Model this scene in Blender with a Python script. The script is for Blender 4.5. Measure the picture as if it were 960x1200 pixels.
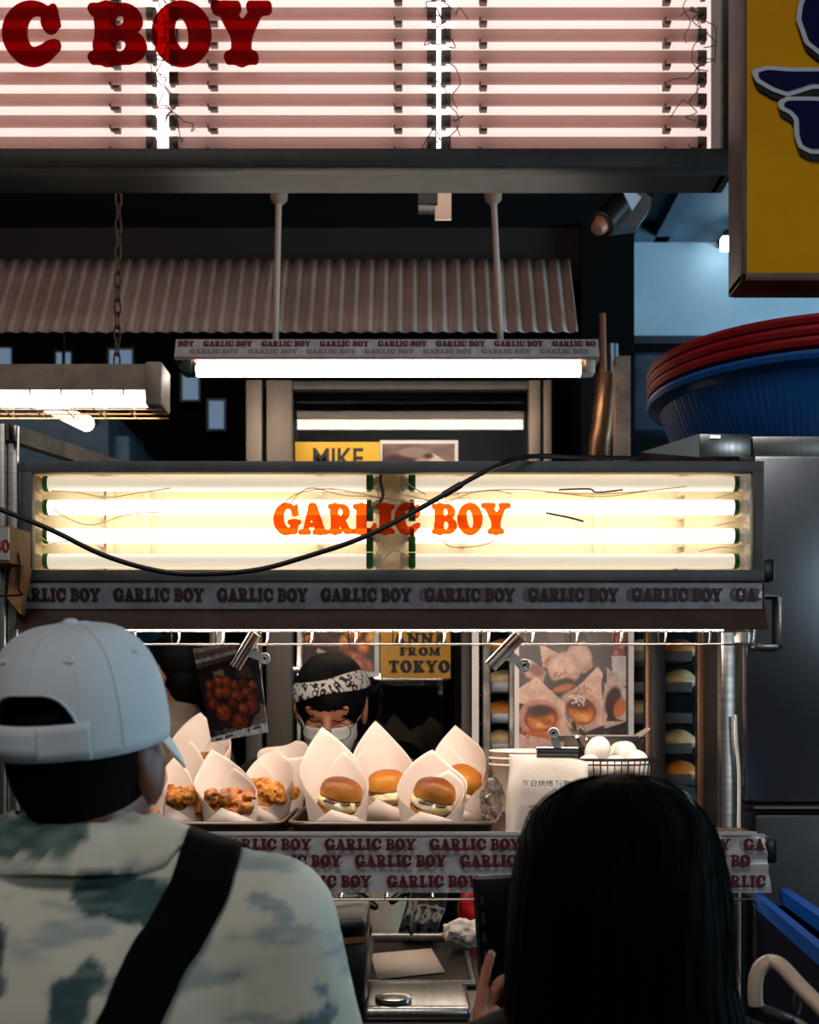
import bpy, bmesh, math, random
import numpy as np
from mathutils import Vector, Matrix, noise as mnoise
from mathutils.bvhtree import BVHTree

for o in list(bpy.data.objects):
    bpy.data.objects.remove(o)
SC = bpy.context.scene
COL = SC.collection
random.seed(7)
R = math.radians

# ------------------------------------------------------------------ camera, world, lights
F, CX, HY, ZC = 1400.0, 480.0, 830.0, 1.55      # focal length in px, principal column, horizon row, eye height
cam_d = bpy.data.cameras.new('camera')
cam = bpy.data.objects.new('camera', cam_d)
COL.objects.link(cam)
cam.location = (0, 0, ZC)
cam.rotation_euler = (R(90), 0, 0)
cam_d.sensor_fit = 'HORIZONTAL'
cam_d.sensor_width = 36.0
cam_d.lens = F / 960 * 36.0
cam_d.shift_y = (HY - 600) / 960
cam_d.clip_start = 0.05
cam_d.dof.use_dof = True
cam_d.dof.focus_distance = 2.05
cam_d.dof.aperture_fstop = 8.5
SC.camera = cam

SC.view_settings.view_transform = 'Standard'
SC.view_settings.look = 'None'
SC.view_settings.gamma = 1.0
SC.view_settings.use_curve_mapping = False
SC.view_settings.exposure = 0.0
SC.cycles.use_denoising = True
SC.cycles.max_bounces = 10
SC.cycles.transparent_max_bounces = 16
SC.cycles.sample_clamp_indirect = 6.0
SC.cycles.caustics_reflective = False
SC.cycles.caustics_refractive = False

world = bpy.data.worlds.new('night_market')
SC.world = world
world.use_nodes = True
world.node_tree.nodes['Background'].inputs[0].default_value = (0.35, 0.5, 0.7, 1)
world.node_tree.nodes['Background'].inputs[1].default_value = 0.006


def area(name, loc, target, sx, sy, power, col):
    l = bpy.data.lights.new(name, 'AREA')
    l.shape = 'RECTANGLE'; l.size = sx; l.size_y = sy; l.energy = power; l.color = col
    o = bpy.data.objects.new(name, l)
    COL.objects.link(o)
    o.location = loc
    o.rotation_euler = (Vector(target) - Vector(loc)).to_track_quat('-Z', 'Y').to_euler()
    return o


STREET = area('street_daylight', (-1.2, -3.6, 7.6), (0, 2.0, 1.6), 3.5, 2.5, 150, (1.0, 0.965, 0.93))
GAP = area('street_opening', (2.9, -4.0, 3.0), (0.9, 2.2, 1.7), 1.3, 1.1, 40, (0.72, 0.88, 1.0))
ALLEY = area('alley_daylight', (4.4, 2.6, 1.9), (2.2, 5.0, 3.1), 1.6, 1.6, 210, (0.48, 0.8, 1.0))


# ------------------------------------------------------------------ helpers
def P(px, py, d):
    return Vector(((px - CX) * d / F, d, ZC + (HY - py) * d / F))


def lin(c):
    c = c / 255.0
    return c / 12.92 if c <= 0.04045 else ((c + 0.055) / 1.055) ** 2.4


def rgb(c):
    return (lin(c[0]), lin(c[1]), lin(c[2]), 1.0)


MATS = {}


def mat(name, c=(200, 200, 200), rough=0.5, metal=0.0, noise=None, bump=None, emit=None, attr=False,
        transl=None, spec=0.5, coat=0.0, stretch=None, top=None):
    """Principled surface with an optional noise mottle (scale, amount, second colour) and bump (scale, strength)."""
    if name in MATS:
        return MATS[name]
    m = bpy.data.materials.new(name)
    m.use_nodes = True
    nt = m.node_tree; N = nt.nodes; L = nt.links
    b = N['Principled BSDF']
    b.inputs['Base Color'].default_value = rgb(c)
    b.inputs['Roughness'].default_value = rough
    b.inputs['Metallic'].default_value = metal
    b.inputs['Specular IOR Level'].default_value = spec
    b.inputs['Coat Weight'].default_value = coat
    tc = N.new('ShaderNodeTexCoord')
    vec = tc.outputs['Object']
    if stretch:
        mp = N.new('ShaderNodeMapping')
        mp.inputs['Scale'].default_value = stretch
        L.new(vec, mp.inputs['Vector'])
        vec = mp.outputs['Vector']
    src = None
    if attr:
        a = N.new('ShaderNodeAttribute'); a.attribute_name = 'Col'
        L.new(a.outputs['Color'], b.inputs['Base Color'])
        src = a.outputs['Color']
    if noise:
        n = N.new('ShaderNodeTexNoise')
        n.inputs['Scale'].default_value = noise[0]
        n.inputs['Detail'].default_value = 6
        n.inputs['Roughness'].default_value = 0.65
        L.new(vec, n.inputs['Vector'])
        rp = N.new('ShaderNodeValToRGB')
        rp.color_ramp.elements[0].position = 0.35
        rp.color_ramp.elements[1].position = 0.65
        rp.color_ramp.elements[0].color = rgb(c)
        rp.color_ramp.elements[1].color = rgb(noise[1])
        L.new(n.outputs['Fac'], rp.inputs['Fac'])
        if top:      # the crust browns towards the crown of the loaf
            sp = N.new('ShaderNodeSeparateXYZ'); L.new(tc.outputs['Generated'], sp.inputs[0])
            r2 = N.new('ShaderNodeValToRGB'); r2.color_ramp.elements[0].position = top[1]; r2.color_ramp.elements[1].position = top[2]
            L.new(sp.outputs['Z'], r2.inputs['Fac'])
            mc = N.new('ShaderNodeMix'); mc.data_type = 'RGBA'
            L.new(r2.outputs['Color'], mc.inputs['Factor']); L.new(rp.outputs['Color'], mc.inputs['A']); mc.inputs['B'].default_value = rgb(top[0])
            L.new(mc.outputs['Result'], b.inputs['Base Color'])
        elif not attr:
            L.new(rp.outputs['Color'], b.inputs['Base Color'])
        if metal > 0.5:
            mr = N.new('ShaderNodeMapRange')
            mr.inputs['To Min'].default_value = rough * 0.75
            mr.inputs['To Max'].default_value = min(1, rough * 1.3)
            L.new(n.outputs['Fac'], mr.inputs['Value'])
            L.new(mr.outputs['Result'], b.inputs['Roughness'])
    if bump:
        n2 = N.new('ShaderNodeTexNoise')
        n2.inputs['Scale'].default_value = bump[0]
        n2.inputs['Detail'].default_value = 5
        L.new(vec, n2.inputs['Vector'])
        bp = N.new('ShaderNodeBump')
        bp.inputs['Strength'].default_value = bump[1]
        bp.inputs['Distance'].default_value = bump[2] if len(bump) > 2 else 0.004
        L.new(n2.outputs['Fac'], bp.inputs['Height'])
        L.new(bp.outputs['Normal'], b.inputs['Normal'])
    if emit:
        b.inputs['Emission Color'].default_value = rgb(emit[0])
        b.inputs['Emission Strength'].default_value = emit[1]
    if transl:
        out = N['Material Output']
        t = N.new('ShaderNodeBsdfTranslucent')
        t.inputs['Color'].default_value = rgb(c)
        mx = N.new('ShaderNodeMixShader')
        mx.inputs[0].default_value = transl
        L.new(b.outputs[0], mx.inputs[1]); L.new(t.outputs[0], mx.inputs[2])
        L.new(mx.outputs[0], out.inputs['Surface'])
    MATS[name] = m
    return m


def clear_mat(name, tint=(255, 255, 255), gloss=0.05, rough=0.02, body=None, body_f=0.0, ior=None):
    """Thin clear sheet: tinted see-through with a fresnel gloss and, if given, some coloured body."""
    if name in MATS:
        return MATS[name]
    m = bpy.data.materials.new(name)
    m.use_nodes = True
    nt = m.node_tree; N = nt.nodes; L = nt.links
    N.remove(N['Principled BSDF'])
    out = N['Material Output']
    t = N.new('ShaderNodeBsdfTransparent'); t.inputs[0].default_value = rgb(tint)
    g = N.new('ShaderNodeBsdfGlossy'); g.inputs['Roughness'].default_value = rough
    lw = N.new('ShaderNodeFresnel'); lw.inputs[0].default_value = ior or (1.35 if gloss <= 0.05 else 1.5)
    base = t.outputs[0]
    if body:
        d = N.new('ShaderNodeBsdfDiffuse'); d.inputs[0].default_value = rgb(body)
        mb = N.new('ShaderNodeMixShader'); mb.inputs[0].default_value = body_f
        L.new(t.outputs[0], mb.inputs[1]); L.new(d.outputs[0], mb.inputs[2])
        base = mb.outputs[0]
    mx = N.new('ShaderNodeMixShader')
    L.new(lw.outputs[0], mx.inputs[0]); L.new(base, mx.inputs[1]); L.new(g.outputs[0], mx.inputs[2])
    L.new(mx.outputs[0], out.inputs['Surface'])
    MATS[name] = m
    return m


def glow(name, c, s):
    if name in MATS:
        return MATS[name]
    m = bpy.data.materials.new(name)
    m.use_nodes = True
    b = m.node_tree.nodes['Principled BSDF']
    b.inputs['Base Color'].default_value = (0.8, 0.8, 0.8, 1)
    b.inputs['Emission Color'].default_value = (c[0], c[1], c[2], 1)
    b.inputs['Emission Strength'].default_value = s
    MATS[name] = m
    return m


def catmull(pts, n=8):
    pts = [Vector(p) for p in pts]
    out = []
    q = [pts[0]] + pts + [pts[-1]]
    for i in range(1, len(q) - 2):
        a, b, c, d = q[i - 1], q[i], q[i + 1], q[i + 2]
        for k in range(n):
            t = k / n
            out.append(0.5 * ((2 * b) + (c - a) * t + (2 * a - 5 * b + 4 * c - d) * t * t + (3 * b - a - 3 * c + d) * t ** 3))
    out.append(pts[-1])
    return out


class B:
    """Collects shapes into ONE mesh."""
    def __init__(s):
        s.bm = bmesh.new(); s.mi = 0; s.xf = None

    def _add(s, t):
        t.verts.index_update()
        vs = [s.bm.verts.new(s.xf @ v.co if s.xf else v.co) for v in t.verts]
        for f in t.faces:
            try:
                nf = s.bm.faces.new([vs[v.index] for v in f.verts])
                nf.material_index = s.mi
            except ValueError:
                pass
        t.free()
        return s

    def raw(s, verts, faces):
        vs = [s.bm.verts.new(s.xf @ Vector(v) if s.xf else v) for v in verts]
        for f in faces:
            try:
                nf = s.bm.faces.new([vs[i] for i in f]); nf.material_index = s.mi
            except ValueError:
                pass
        return s

    def box(s, c, size, rot=None, bev=0.0, seg=2):
        t = bmesh.new()
        bmesh.ops.create_cube(t, size=1.0)
        for v in t.verts:
            v.co = Vector((v.co.x * size[0], v.co.y * size[1], v.co.z * size[2]))
        if bev > 0:
            bmesh.ops.bevel(t, geom=t.edges[:], offset=min(bev, min(size) * 0.45), segments=seg, affect='EDGES', profile=0.5)
        m = Matrix.Translation(Vector(c)) @ (rot.to_4x4() if rot else Matrix.Identity(4))
        bmesh.ops.transform(t, matrix=m, verts=t.verts)
        return s._add(t)

    def bb(s, x0, x1, y0, y1, z0, z1, bev=0.0):
        return s.box(((x0 + x1) / 2, (y0 + y1) / 2, (z0 + z1) / 2), (abs(x1 - x0), abs(y1 - y0), abs(z1 - z0)), None, bev)

    def pbox(s, px0, py0, px1, py1, d0, d1, bev=0.0):
        a, b = P(px0, py0, d0), P(px1, py1, d0)
        return s.bb(a.x, b.x, d0, d1, b.z, a.z, bev)

    def cyl(s, p0, p1, r, r2=None, seg=20):
        p0, p1 = Vector(p0), Vector(p1)
        return s.tube([p0, p1], [r, r if r2 is None else r2], seg)

    def tube(s, pts, r, seg=10, closed=False, cap=True, flat=1.0):
        pts = [Vector(p) for p in pts]
        n = len(pts)
        rs = r if isinstance(r, (list, tuple)) else [r] * n
        T = []
        for i in range(n):
            a = pts[(i - 1) % n] if (closed or i > 0) else pts[i]
            b = pts[(i + 1) % n] if (closed or i < n - 1) else pts[i]
            d = b - a
            T.append(d.normalized() if d.length > 1e-9 else Vector((0, 0, 1)))
        up = Vector((0, 0, 1)) if abs(T[0].z) < 0.9 else Vector((0, 1, 0))
        nrm = (up - T[0] * up.dot(T[0])).normalized()
        vs = []; fs = []
        for i in range(n):
            nrm = nrm - T[i] * nrm.dot(T[i])
            nrm = nrm.normalized() if nrm.length > 1e-6 else Vector((1, 0, 0))
            bn = T[i].cross(nrm)
            for k in range(seg):
                a = 2 * math.pi * k / seg
                vs.append(pts[i] + (nrm * math.cos(a) * flat + bn * math.sin(a)) * rs[i])
        m = n if closed else n - 1
        for i in range(m):
            j = (i + 1) % n
            for k in range(seg):
                k2 = (k + 1) % seg
                fs.append((i * seg + k, i * seg + k2, j * seg + k2, j * seg + k))
        if cap and not closed:
            fs.append(tuple(range(seg - 1, -1, -1)))
            fs.append(tuple((n - 1) * seg + k for k in range(seg)))
        return s.raw(vs, fs)

    def caps(s, p0, p1, r0, r1, seg=14):
        """round-ended tapered limb"""
        p0, p1 = Vector(p0), Vector(p1)
        d = (p1 - p0)
        L = d.length; d = d / L if L > 1e-6 else Vector((0, 0, 1))
        pts = []; rs = []
        for k in range(6):
            a = math.pi / 2 * (1 - k / 5)
            pts.append(p0 - d * math.sin(a) * r0); rs.append(max(1e-4, math.cos(a) * r0))
        for k in range(6):
            a = math.pi / 2 * k / 5
            pts.append(p1 + d * math.sin(a) * r1); rs.append(max(1e-4, math.cos(a) * r1))
        return s.tube(pts, rs, seg)

    def ell(s, c, r, rot=None, u=20, v=14):
        t = bmesh.new()
        bmesh.ops.create_uvsphere(t, u_segments=u, v_segments=v, radius=1.0)
        if not isinstance(r, (tuple, list)):
            r = (r, r, r)
        m = Matrix.Translation(Vector(c)) @ (rot.to_4x4() if rot else Matrix.Identity(4)) @ Matrix.Diagonal((r[0], r[1], r[2], 1))
        bmesh.ops.transform(t, matrix=m, verts=t.verts)
        return s._add(t)

    def lathe(s, prof, c=(0, 0, 0), seg=48, rot=None, sy=1.0, mod=None):
        c = Vector(c); vs = []; fs = []
        n = len(prof)
        for (r, z) in prof:
            for k in range(seg):
                a = 2 * math.pi * k / seg
                q = r * (mod(a, z) if mod else 1.0)
                v = Vector((q * math.cos(a), q * math.sin(a) * sy, z))
                if rot:
                    v = rot @ v
                vs.append(c + v)
        for i in range(n - 1):
            for k in range(seg):
                k2 = (k + 1) % seg
                fs.append((i * seg + k, i * seg + k2, (i + 1) * seg + k2, (i + 1) * seg + k))
        if prof[0][0] > 1e-6:
            fs.append(tuple(range(seg - 1, -1, -1)))
        if prof[-1][0] > 1e-6:
            fs.append(tuple((n - 1) * seg + k for k in range(seg)))
        return s.raw(vs, fs)

    def prism(s, poly, ext):
        poly = [Vector(p) for p in poly]; e = Vector(ext); n = len(poly)
        vs = poly + [p + e for p in poly]
        fs = [tuple(range(n)), tuple(range(2 * n - 1, n - 1, -1))]
        for i in range(n):
            j = (i + 1) % n
            fs.append((i, n + i, n + j, j))
        return s.raw(vs, fs)

    def grid(s, fn, nu, nv, closed=False):
        vs = []; fs = []
        for j in range(nv + 1):
            for i in range(nu if closed else nu + 1):
                vs.append(fn(i / nu, j / nv))
        w = nu if closed else nu + 1
        for j in range(nv):
            for i in range(nu):
                i2 = (i + 1) % w if closed else i + 1
                fs.append((j * w + i, j * w + i2, (j + 1) * w + i2, (j + 1) * w + i))
        return s.raw(vs, fs)

    def ring(s, c, r, w, axis=(0, 1, 0), seg=24, tseg=8):
        a = Vector(axis).normalized()
        u = a.orthogonal().normalized(); v = a.cross(u)
        pts = [Vector(c) + (u * math.cos(2 * math.pi * k / seg) + v * math.sin(2 * math.pi * k / seg)) * r for k in range(seg)]
        return s.tube(pts, w, tseg, closed=True)

    def me(s, name, sharp=38):
        bmesh.ops.recalc_face_normals(s.bm, faces=s.bm.faces[:])
        m = bpy.data.meshes.new(name)
        s.bm.to_mesh(m); s.bm.free()
        for p in m.polygons:
            p.use_smooth = True
        m.set_sharp_from_angle(angle=R(sharp))
        return m


def bake(b, voxel, smooth=4, fac=0.5):
    """fuse everything collected in b into one continuous skin"""
    me = b.me('tmp')
    o = bpy.data.objects.new('tmp', me); COL.objects.link(o)
    r = o.modifiers.new('r', 'REMESH'); r.mode = 'VOXEL'; r.voxel_size = voxel
    if smooth:
        q = o.modifiers.new('s', 'SMOOTH'); q.factor = fac; q.iterations = smooth
    dg = bpy.context.evaluated_depsgraph_get()
    out = bpy.data.meshes.new_from_object(o.evaluated_get(dg))
    bpy.data.objects.remove(o); bpy.data.meshes.remove(me)
    for p in out.polygons:
        p.use_smooth = True
    return out


def link(name, me, mats, parent=None, off=None):
    if isinstance(me, B):
        me = me.me(name)
    me.name = name
    o = bpy.data.objects.new(name, me)
    COL.objects.link(o)
    for m in (mats if isinstance(mats, (list, tuple)) else [mats]):
        me.materials.append(m)
    if off is not None:
        me.transform(Matrix.Translation(-Vector(off)))
    if parent is not None:
        o.parent = parent
    return o


class Thing:
    def __init__(s, name, label, cat, loc=(0, 0, 0), group=None):
        s.loc = Vector(loc)
        s.o = bpy.data.objects.new(name, None)
        s.o.empty_display_size = 0.05
        COL.objects.link(s.o)
        s.o.location = s.loc
        s.o['label'] = label; s.o['category'] = cat
        if group:
            s.o['group'] = group

    def part(s, name, b, m, parent=None, label=None, kind=None):
        o = link(name, b, m, parent or s.o, s.loc)
        if label:
            o['label'] = label
        if kind:
            o['kind'] = kind
        return o


def single(name, b, m, label, cat, group=None, kind=None):
    """a thing that is one mesh; origin put at the middle of its foot"""
    me = b if not isinstance(b, B) else b.me(name)
    xs = [v.co.x for v in me.vertices]; ys = [v.co.y for v in me.vertices]; zs = [v.co.z for v in me.vertices]
    c = Vector(((min(xs) + max(xs)) / 2, (min(ys) + max(ys)) / 2, min(zs)))
    o = link(name, me, m, None, c)
    o.location = c
    o['label'] = label; o['category'] = cat
    if group:
        o['group'] = group
    if kind:
        o['kind'] = kind
    return o


def struct(name, b, m):
    o = link(name, b, m)
    o['kind'] = 'structure'
    return o


def copy_thing(root):
    c = root.copy(); COL.objects.link(c)
    for ch in list(root.children):
        d = ch.copy(); COL.objects.link(d); d.parent = c
        for g in list(ch.children):
            e = g.copy(); COL.objects.link(e); e.parent = d
    return c


# ------------------------------------------------------------------ lettering: soft heavy serif capitals grown from strokes
GX = np.arange(-0.2, 1.45, 1 / 52.0)
GY = np.arange(-0.2, 1.25, 1 / 52.0)
XX, YY = np.meshgrid(GX, GY)


def s_cap(a, b, r0, r1=None):
    r1 = r0 if r1 is None else r1
    dx, dy = b[0] - a[0], b[1] - a[1]
    t = np.clip(((XX - a[0]) * dx + (YY - a[1]) * dy) / (dx * dx + dy * dy + 1e-9), 0, 1)
    return np.hypot(XX - a[0] - t * dx, YY - a[1] - t * dy) - (r0 + (r1 - r0) * t)


def s_ell(cx, cy, rx, ry, rot=0.0):
    c, s = math.cos(rot), math.sin(rot)
    x = (XX - cx) * c + (YY - cy) * s
    y = -(XX - cx) * s + (YY - cy) * c
    return (np.hypot(x / rx, y / ry) - 1) * min(rx, ry)


def s_box(x0, y0, x1, y1):
    return np.maximum(np.maximum(x0 - XX, XX - x1), np.maximum(y0 - YY, YY - y1))


def s_un(*fs, k=0.05):
    r = fs[0]
    for f in fs[1:]:
        h = np.clip(0.5 + 0.5 * (f - r) / k, 0, 1)
        r = f * (1 - h) + r * h - k * h * (1 - h)
    return r


def s_sub(a, b):
    return np.maximum(a, -b)


def s_poly(pts):
    """signed distance to a polygon on the grid"""
    d = np.full(XX.shape, 9.0); ins = np.zeros(XX.shape, bool)
    n = len(pts)
    for i in range(n):
        a, b = pts[i], pts[(i + 1) % n]
        d = np.minimum(d, s_cap(a, b, 0))
        cond = (a[1] > YY) != (b[1] > YY)
        xi = (b[0] - a[0]) * (YY - a[1]) / ((b[1] - a[1]) if b[1] != a[1] else 1e-9) + a[0]
        ins ^= cond & (XX < xi)
    return np.where(ins, -d, d)


SE = 0.088


def serif(x0, x1, y):
    return s_cap((x0 + SE, y), (x1 - SE, y), SE)


LO, HI = SE, 1 - SE


def glyph_field(ch):
    if ch == 'I':
        return s_un(s_cap((.28, .1), (.28, .9), .155), serif(.02, .54, LO), serif(.02, .54, HI)), .56
    if ch == 'L':
        return s_un(s_cap((.28, .1), (.28, .9), .155), serif(.02, .54, HI), s_cap((.1, LO), (.62, .1), SE, .1),
                    s_cap((.66, .12), (.69, .31), .1, .055)), .78
    if ch == 'B':
        f = s_un(s_cap((.27, .1), (.27, .9), .155), s_cap((.1, LO), (.3, LO), SE), s_cap((.1, HI), (.3, HI), SE),
                 s_ell(.44, .73, .33, .27), s_ell(.46, .285, .37, .285), k=.03)
        return s_sub(s_sub(f, s_un(s_ell(.46, .72, .075, .115), s_cap((.45, .64), (.45, .8), .035))),
                     s_un(s_ell(.48, .29, .085, .125), s_cap((.46, .2), (.46, .38), .04))), .84
    if ch == 'O':
        return s_sub(s_ell(.49, .5, .49, .52), s_ell(.49, .5, .125, .325, R(11))), .98
    if ch in 'CG':
        f = s_sub(s_ell(.47, .5, .47, .52), s_un(s_ell(.56, .52, .19, .33, R(6)), s_cap((.62, .5), (1.1, .5), .16 if ch == 'C' else .12)))
        if ch == 'C':
            f = s_un(f, s_ell(.77, .69, .13, .16), s_cap((.5, .1), (.85, .3), .1, .07), s_cap((.83, .92), (.85, .7), .05))
            return f, .93
        f = s_un(f, s_ell(.77, .72, .11, .13), s_cap((.84, .92), (.85, .7), .05), s_cap((.76, .14), (.76, .36), .135),
                 s_cap((.6, .4), (.94, .4), .075))
        return f, 1.02
    if ch == 'Y':
        return s_un(s_cap((.48, .1), (.48, .45), .155), serif(.2, .76, LO), s_cap((.47, .45), (.2, .88), .15, .12),
                    s_cap((.5, .45), (.76, .88), .13, .075), serif(-.03, .46, HI), serif(.58, .99, HI)), .96
    if ch == 'A':
        f = s_un(s_cap((.44, .92), (.2, .1), .1, .075), s_cap((.46, .86), (.72, .12), .145, .15), serif(-.02, .4, LO),
                 serif(.46, .98, LO), s_cap((.27, .31), (.6, .31), .06), k=.035)
        return f, .96
    if ch == 'R':
        f = s_un(s_cap((.27, .1), (.27, .9), .155), serif(.01, .53, LO), s_cap((.1, HI), (.3, HI), SE),
                 s_ell(.45, .71, .36, .29), s_cap((.5, .46), (.7, .12), .135, .12), s_cap((.74, LO), (.93, .1), SE, .07), k=.03)
        return s_sub(f, s_un(s_ell(.47, .72, .085, .125), s_cap((.45, .64), (.45, .8), .035))), .98
    if ch == 'N':
        return s_un(s_cap((.2, .1), (.2, .88), .09), s_cap((.2, .88), (.72, .12), .13), s_cap((.76, .12), (.76, .9), .09),
                    serif(-.02, .42, LO), serif(-.02, .36, HI), serif(.56, .98, HI)), .96
    if ch == 'F':
        return s_un(s_cap((.27, .1), (.27, .9), .155), serif(.01, .55, LO), s_cap((.1, HI), (.66, HI), SE), s_cap((.68, .88), (.69, .7), .08, .05),
                    s_cap((.3, .5), (.5, .5), .075), s_cap((.52, .4), (.52, .6), .045)), .76
    if ch == 'T':
        return s_un(s_cap((.42, .1), (.42, .9), .155), serif(.14, .7, LO), s_cap((.1, HI), (.74, HI), SE), s_cap((.08, .9), (.06, .68), .08, .045),
                    s_cap((.76, .9), (.78, .68), .08, .045)), .84
    if ch == 'M':
        return s_un(s_cap((.18, .1), (.22, .88), .08), s_cap((.24, .88), (.54, .16), .14, .08), s_cap((.54, .16), (.84, .88), .07, .12),
                    s_cap((.88, .88), (.9, .12), .14), serif(-.04, .38, LO), serif(.66, 1.14, LO), serif(0, .36, HI), serif(.74, 1.12, HI)), 1.12
    if ch == 'K':
        return s_un(s_cap((.27, .1), (.27, .9), .155), serif(.01, .53, LO), serif(.01, .53, HI), s_cap((.36, .44), (.74, .86), .09), serif(.56, .94, HI),
                    s_cap((.46, .52), (.76, .12), .14), serif(.5, 1.0, LO)), .98
    return None, .38


def glyph_cut(ch, f):
    """keep flat-footed letters between baseline and cap line"""
    if ch in 'OCG' or f is None:
        return f
    return s_un(np.maximum(np.maximum(f, -YY + .004), YY - .996), f + .03, k=.02)


def contours(f):
    ny, nx = f.shape
    inside = f < 0
    adj = {}; pos = {}

    def pt(kind, i, j):
        key = (kind, i, j)
        if key not in pos:
            if kind == 'h':
                a, b = f[j, i], f[j, i + 1]; t = a / (a - b)
                pos[key] = (GX[i] + t * (GX[i + 1] - GX[i]), GY[j])
            else:
                a, b = f[j, i], f[j + 1, i]; t = a / (a - b)
                pos[key] = (GX[i], GY[j] + t * (GY[j + 1] - GY[j]))
        return key
    for j in range(ny - 1):
        row = inside[j:j + 2]
        if not row.any():
            continue
        for i in range(nx - 1):
            q = (inside[j, i], inside[j, i + 1], inside[j + 1, i + 1], inside[j + 1, i])
            if all(q) or not any(q):
                continue
            e = []
            if q[0] != q[1]: e.append(pt('h', i, j))
            if q[1] != q[2]: e.append(pt('v', i + 1, j))
            if q[2] != q[3]: e.append(pt('h', i, j + 1))
            if q[3] != q[0]: e.append(pt('v', i, j))
            for k in range(0, len(e) - 1, 2):
                adj.setdefault(e[k], []).append(e[k + 1]); adj.setdefault(e[k + 1], []).append(e[k])
    seen = set(); loops = []
    for st in adj:
        if st in seen:
            continue
        loop = [st]; seen.add(st); cur = st
        while True:
            nx_ = [k for k in adj[cur] if k not in seen]
            if not nx_:
                break
            cur = nx_[0]; seen.add(cur); loop.append(cur)
        if len(loop) > 6:
            loops.append([pos[k] for k in loop])
    return loops


def fill(loops, extrude=0.0, bevel=0.0, step=1):
    cu = bpy.data.curves.new('c', 'CURVE'); cu.dimensions = '2D'; cu.fill_mode = 'BOTH'
    cu.extrude = extrude / 2; cu.bevel_depth = bevel; cu.bevel_resolution = 1
    for lp in loops:
        lp = lp[::step] if len(lp) > 24 else lp
        sp = cu.splines.new('POLY'); sp.points.add(len(lp) - 1)
        for k, (x, y) in enumerate(lp):
            sp.points[k].co = (x, y, 0, 1)
        sp.use_cyclic_u = True
    return curve_mesh(cu)


def curve_mesh(cu):
    o = bpy.data.objects.new('c', cu); COL.objects.link(o)
    dg = bpy.context.evaluated_depsgraph_get()
    m = bpy.data.meshes.new_from_object(o.evaluated_get(dg))
    v = [tuple(q.co) for q in m.vertices]; f = [tuple(p.vertices) for p in m.polygons]
    bpy.data.objects.remove(o); bpy.data.curves.remove(cu); bpy.data.meshes.remove(m)
    return v, f


GL = {}


def glyph(ch, ext, bev, step):
    k = (ch, ext, bev, step)
    if k not in GL:
        fld, w = glyph_field(ch)
        GL[k] = (None if fld is None else fill(contours(glyph_cut(ch, fld - .012)), ext, bev, step), w)
    return GL[k]


def text_width(s, track=0.02):
    return sum(glyph_field(c)[1] + track for c in s) - track


def put(b, mesh, org, ux, uz, n, sx, sz, sn=1.0):
    v, f = mesh
    b.raw([org + ux * (p[0] * sx) + uz * (p[1] * sz) + n * (p[2] * sn) for p in v], f)


UX, UZ, UN = Vector((1, 0, 0)), Vector((0, 0, 1)), Vector((0, -1, 0))


def word(b, s, org, width, height, ux=UX, uz=UZ, n=UN, ext=0.02, step=2, track=0.0, clip=None):
    tw = text_width(s, track)
    k = width / tw
    x = 0.0
    for c in s:
        g, w = glyph(c, ext, 0.0, step)
        a = x * k; e = (x + w) * k
        if g and (clip is None or (clip(org + ux * a) and clip(org + ux * e))):
            put(b, g, org + ux * a, ux, uz, n, k, height, height)
        x += w + track


def sans(s, bold=0.0, ext=0.0):
    cu = bpy.data.curves.new('t', 'FONT'); cu.body = s; cu.size = 1.0; cu.offset = bold; cu.extrude = ext
    cu.fill_mode = 'BOTH'
    v, f = curve_mesh(cu)
    xs = [p[0] for p in v]; ys = [p[1] for p in v]
    x0, x1, y0, y1 = min(xs), max(xs), min(ys), max(ys)
    return [((p[0] - x0) / (x1 - x0), (p[1] - y0) / (y1 - y0), p[2]) for p in v], f


def sans_put(b, s, org, width, height, ux=UX, uz=UZ, n=UN, bold=0.0):
    put(b, sans(s, bold), org, ux, uz, n, width, height)


# ------------------------------------------------------------------ printed pictures
def vnoise(h, w, cells, seed):
    rs = np.random.RandomState(seed)
    g = rs.rand(cells + 2, cells + 2)
    y = np.linspace(0, cells, h); x = np.linspace(0, cells, w)
    yi = y.astype(int); xi = x.astype(int)
    fy = (y - yi)[:, None]; fx = (x - xi)[None, :]
    a = g[np.ix_(yi, xi)]; b_ = g[np.ix_(yi, xi + 1)]; c = g[np.ix_(yi + 1, xi)]; d = g[np.ix_(yi + 1, xi + 1)]
    return (a * (1 - fx) + b_ * fx) * (1 - fy) + (c * (1 - fx) + d * fx) * fy


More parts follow.
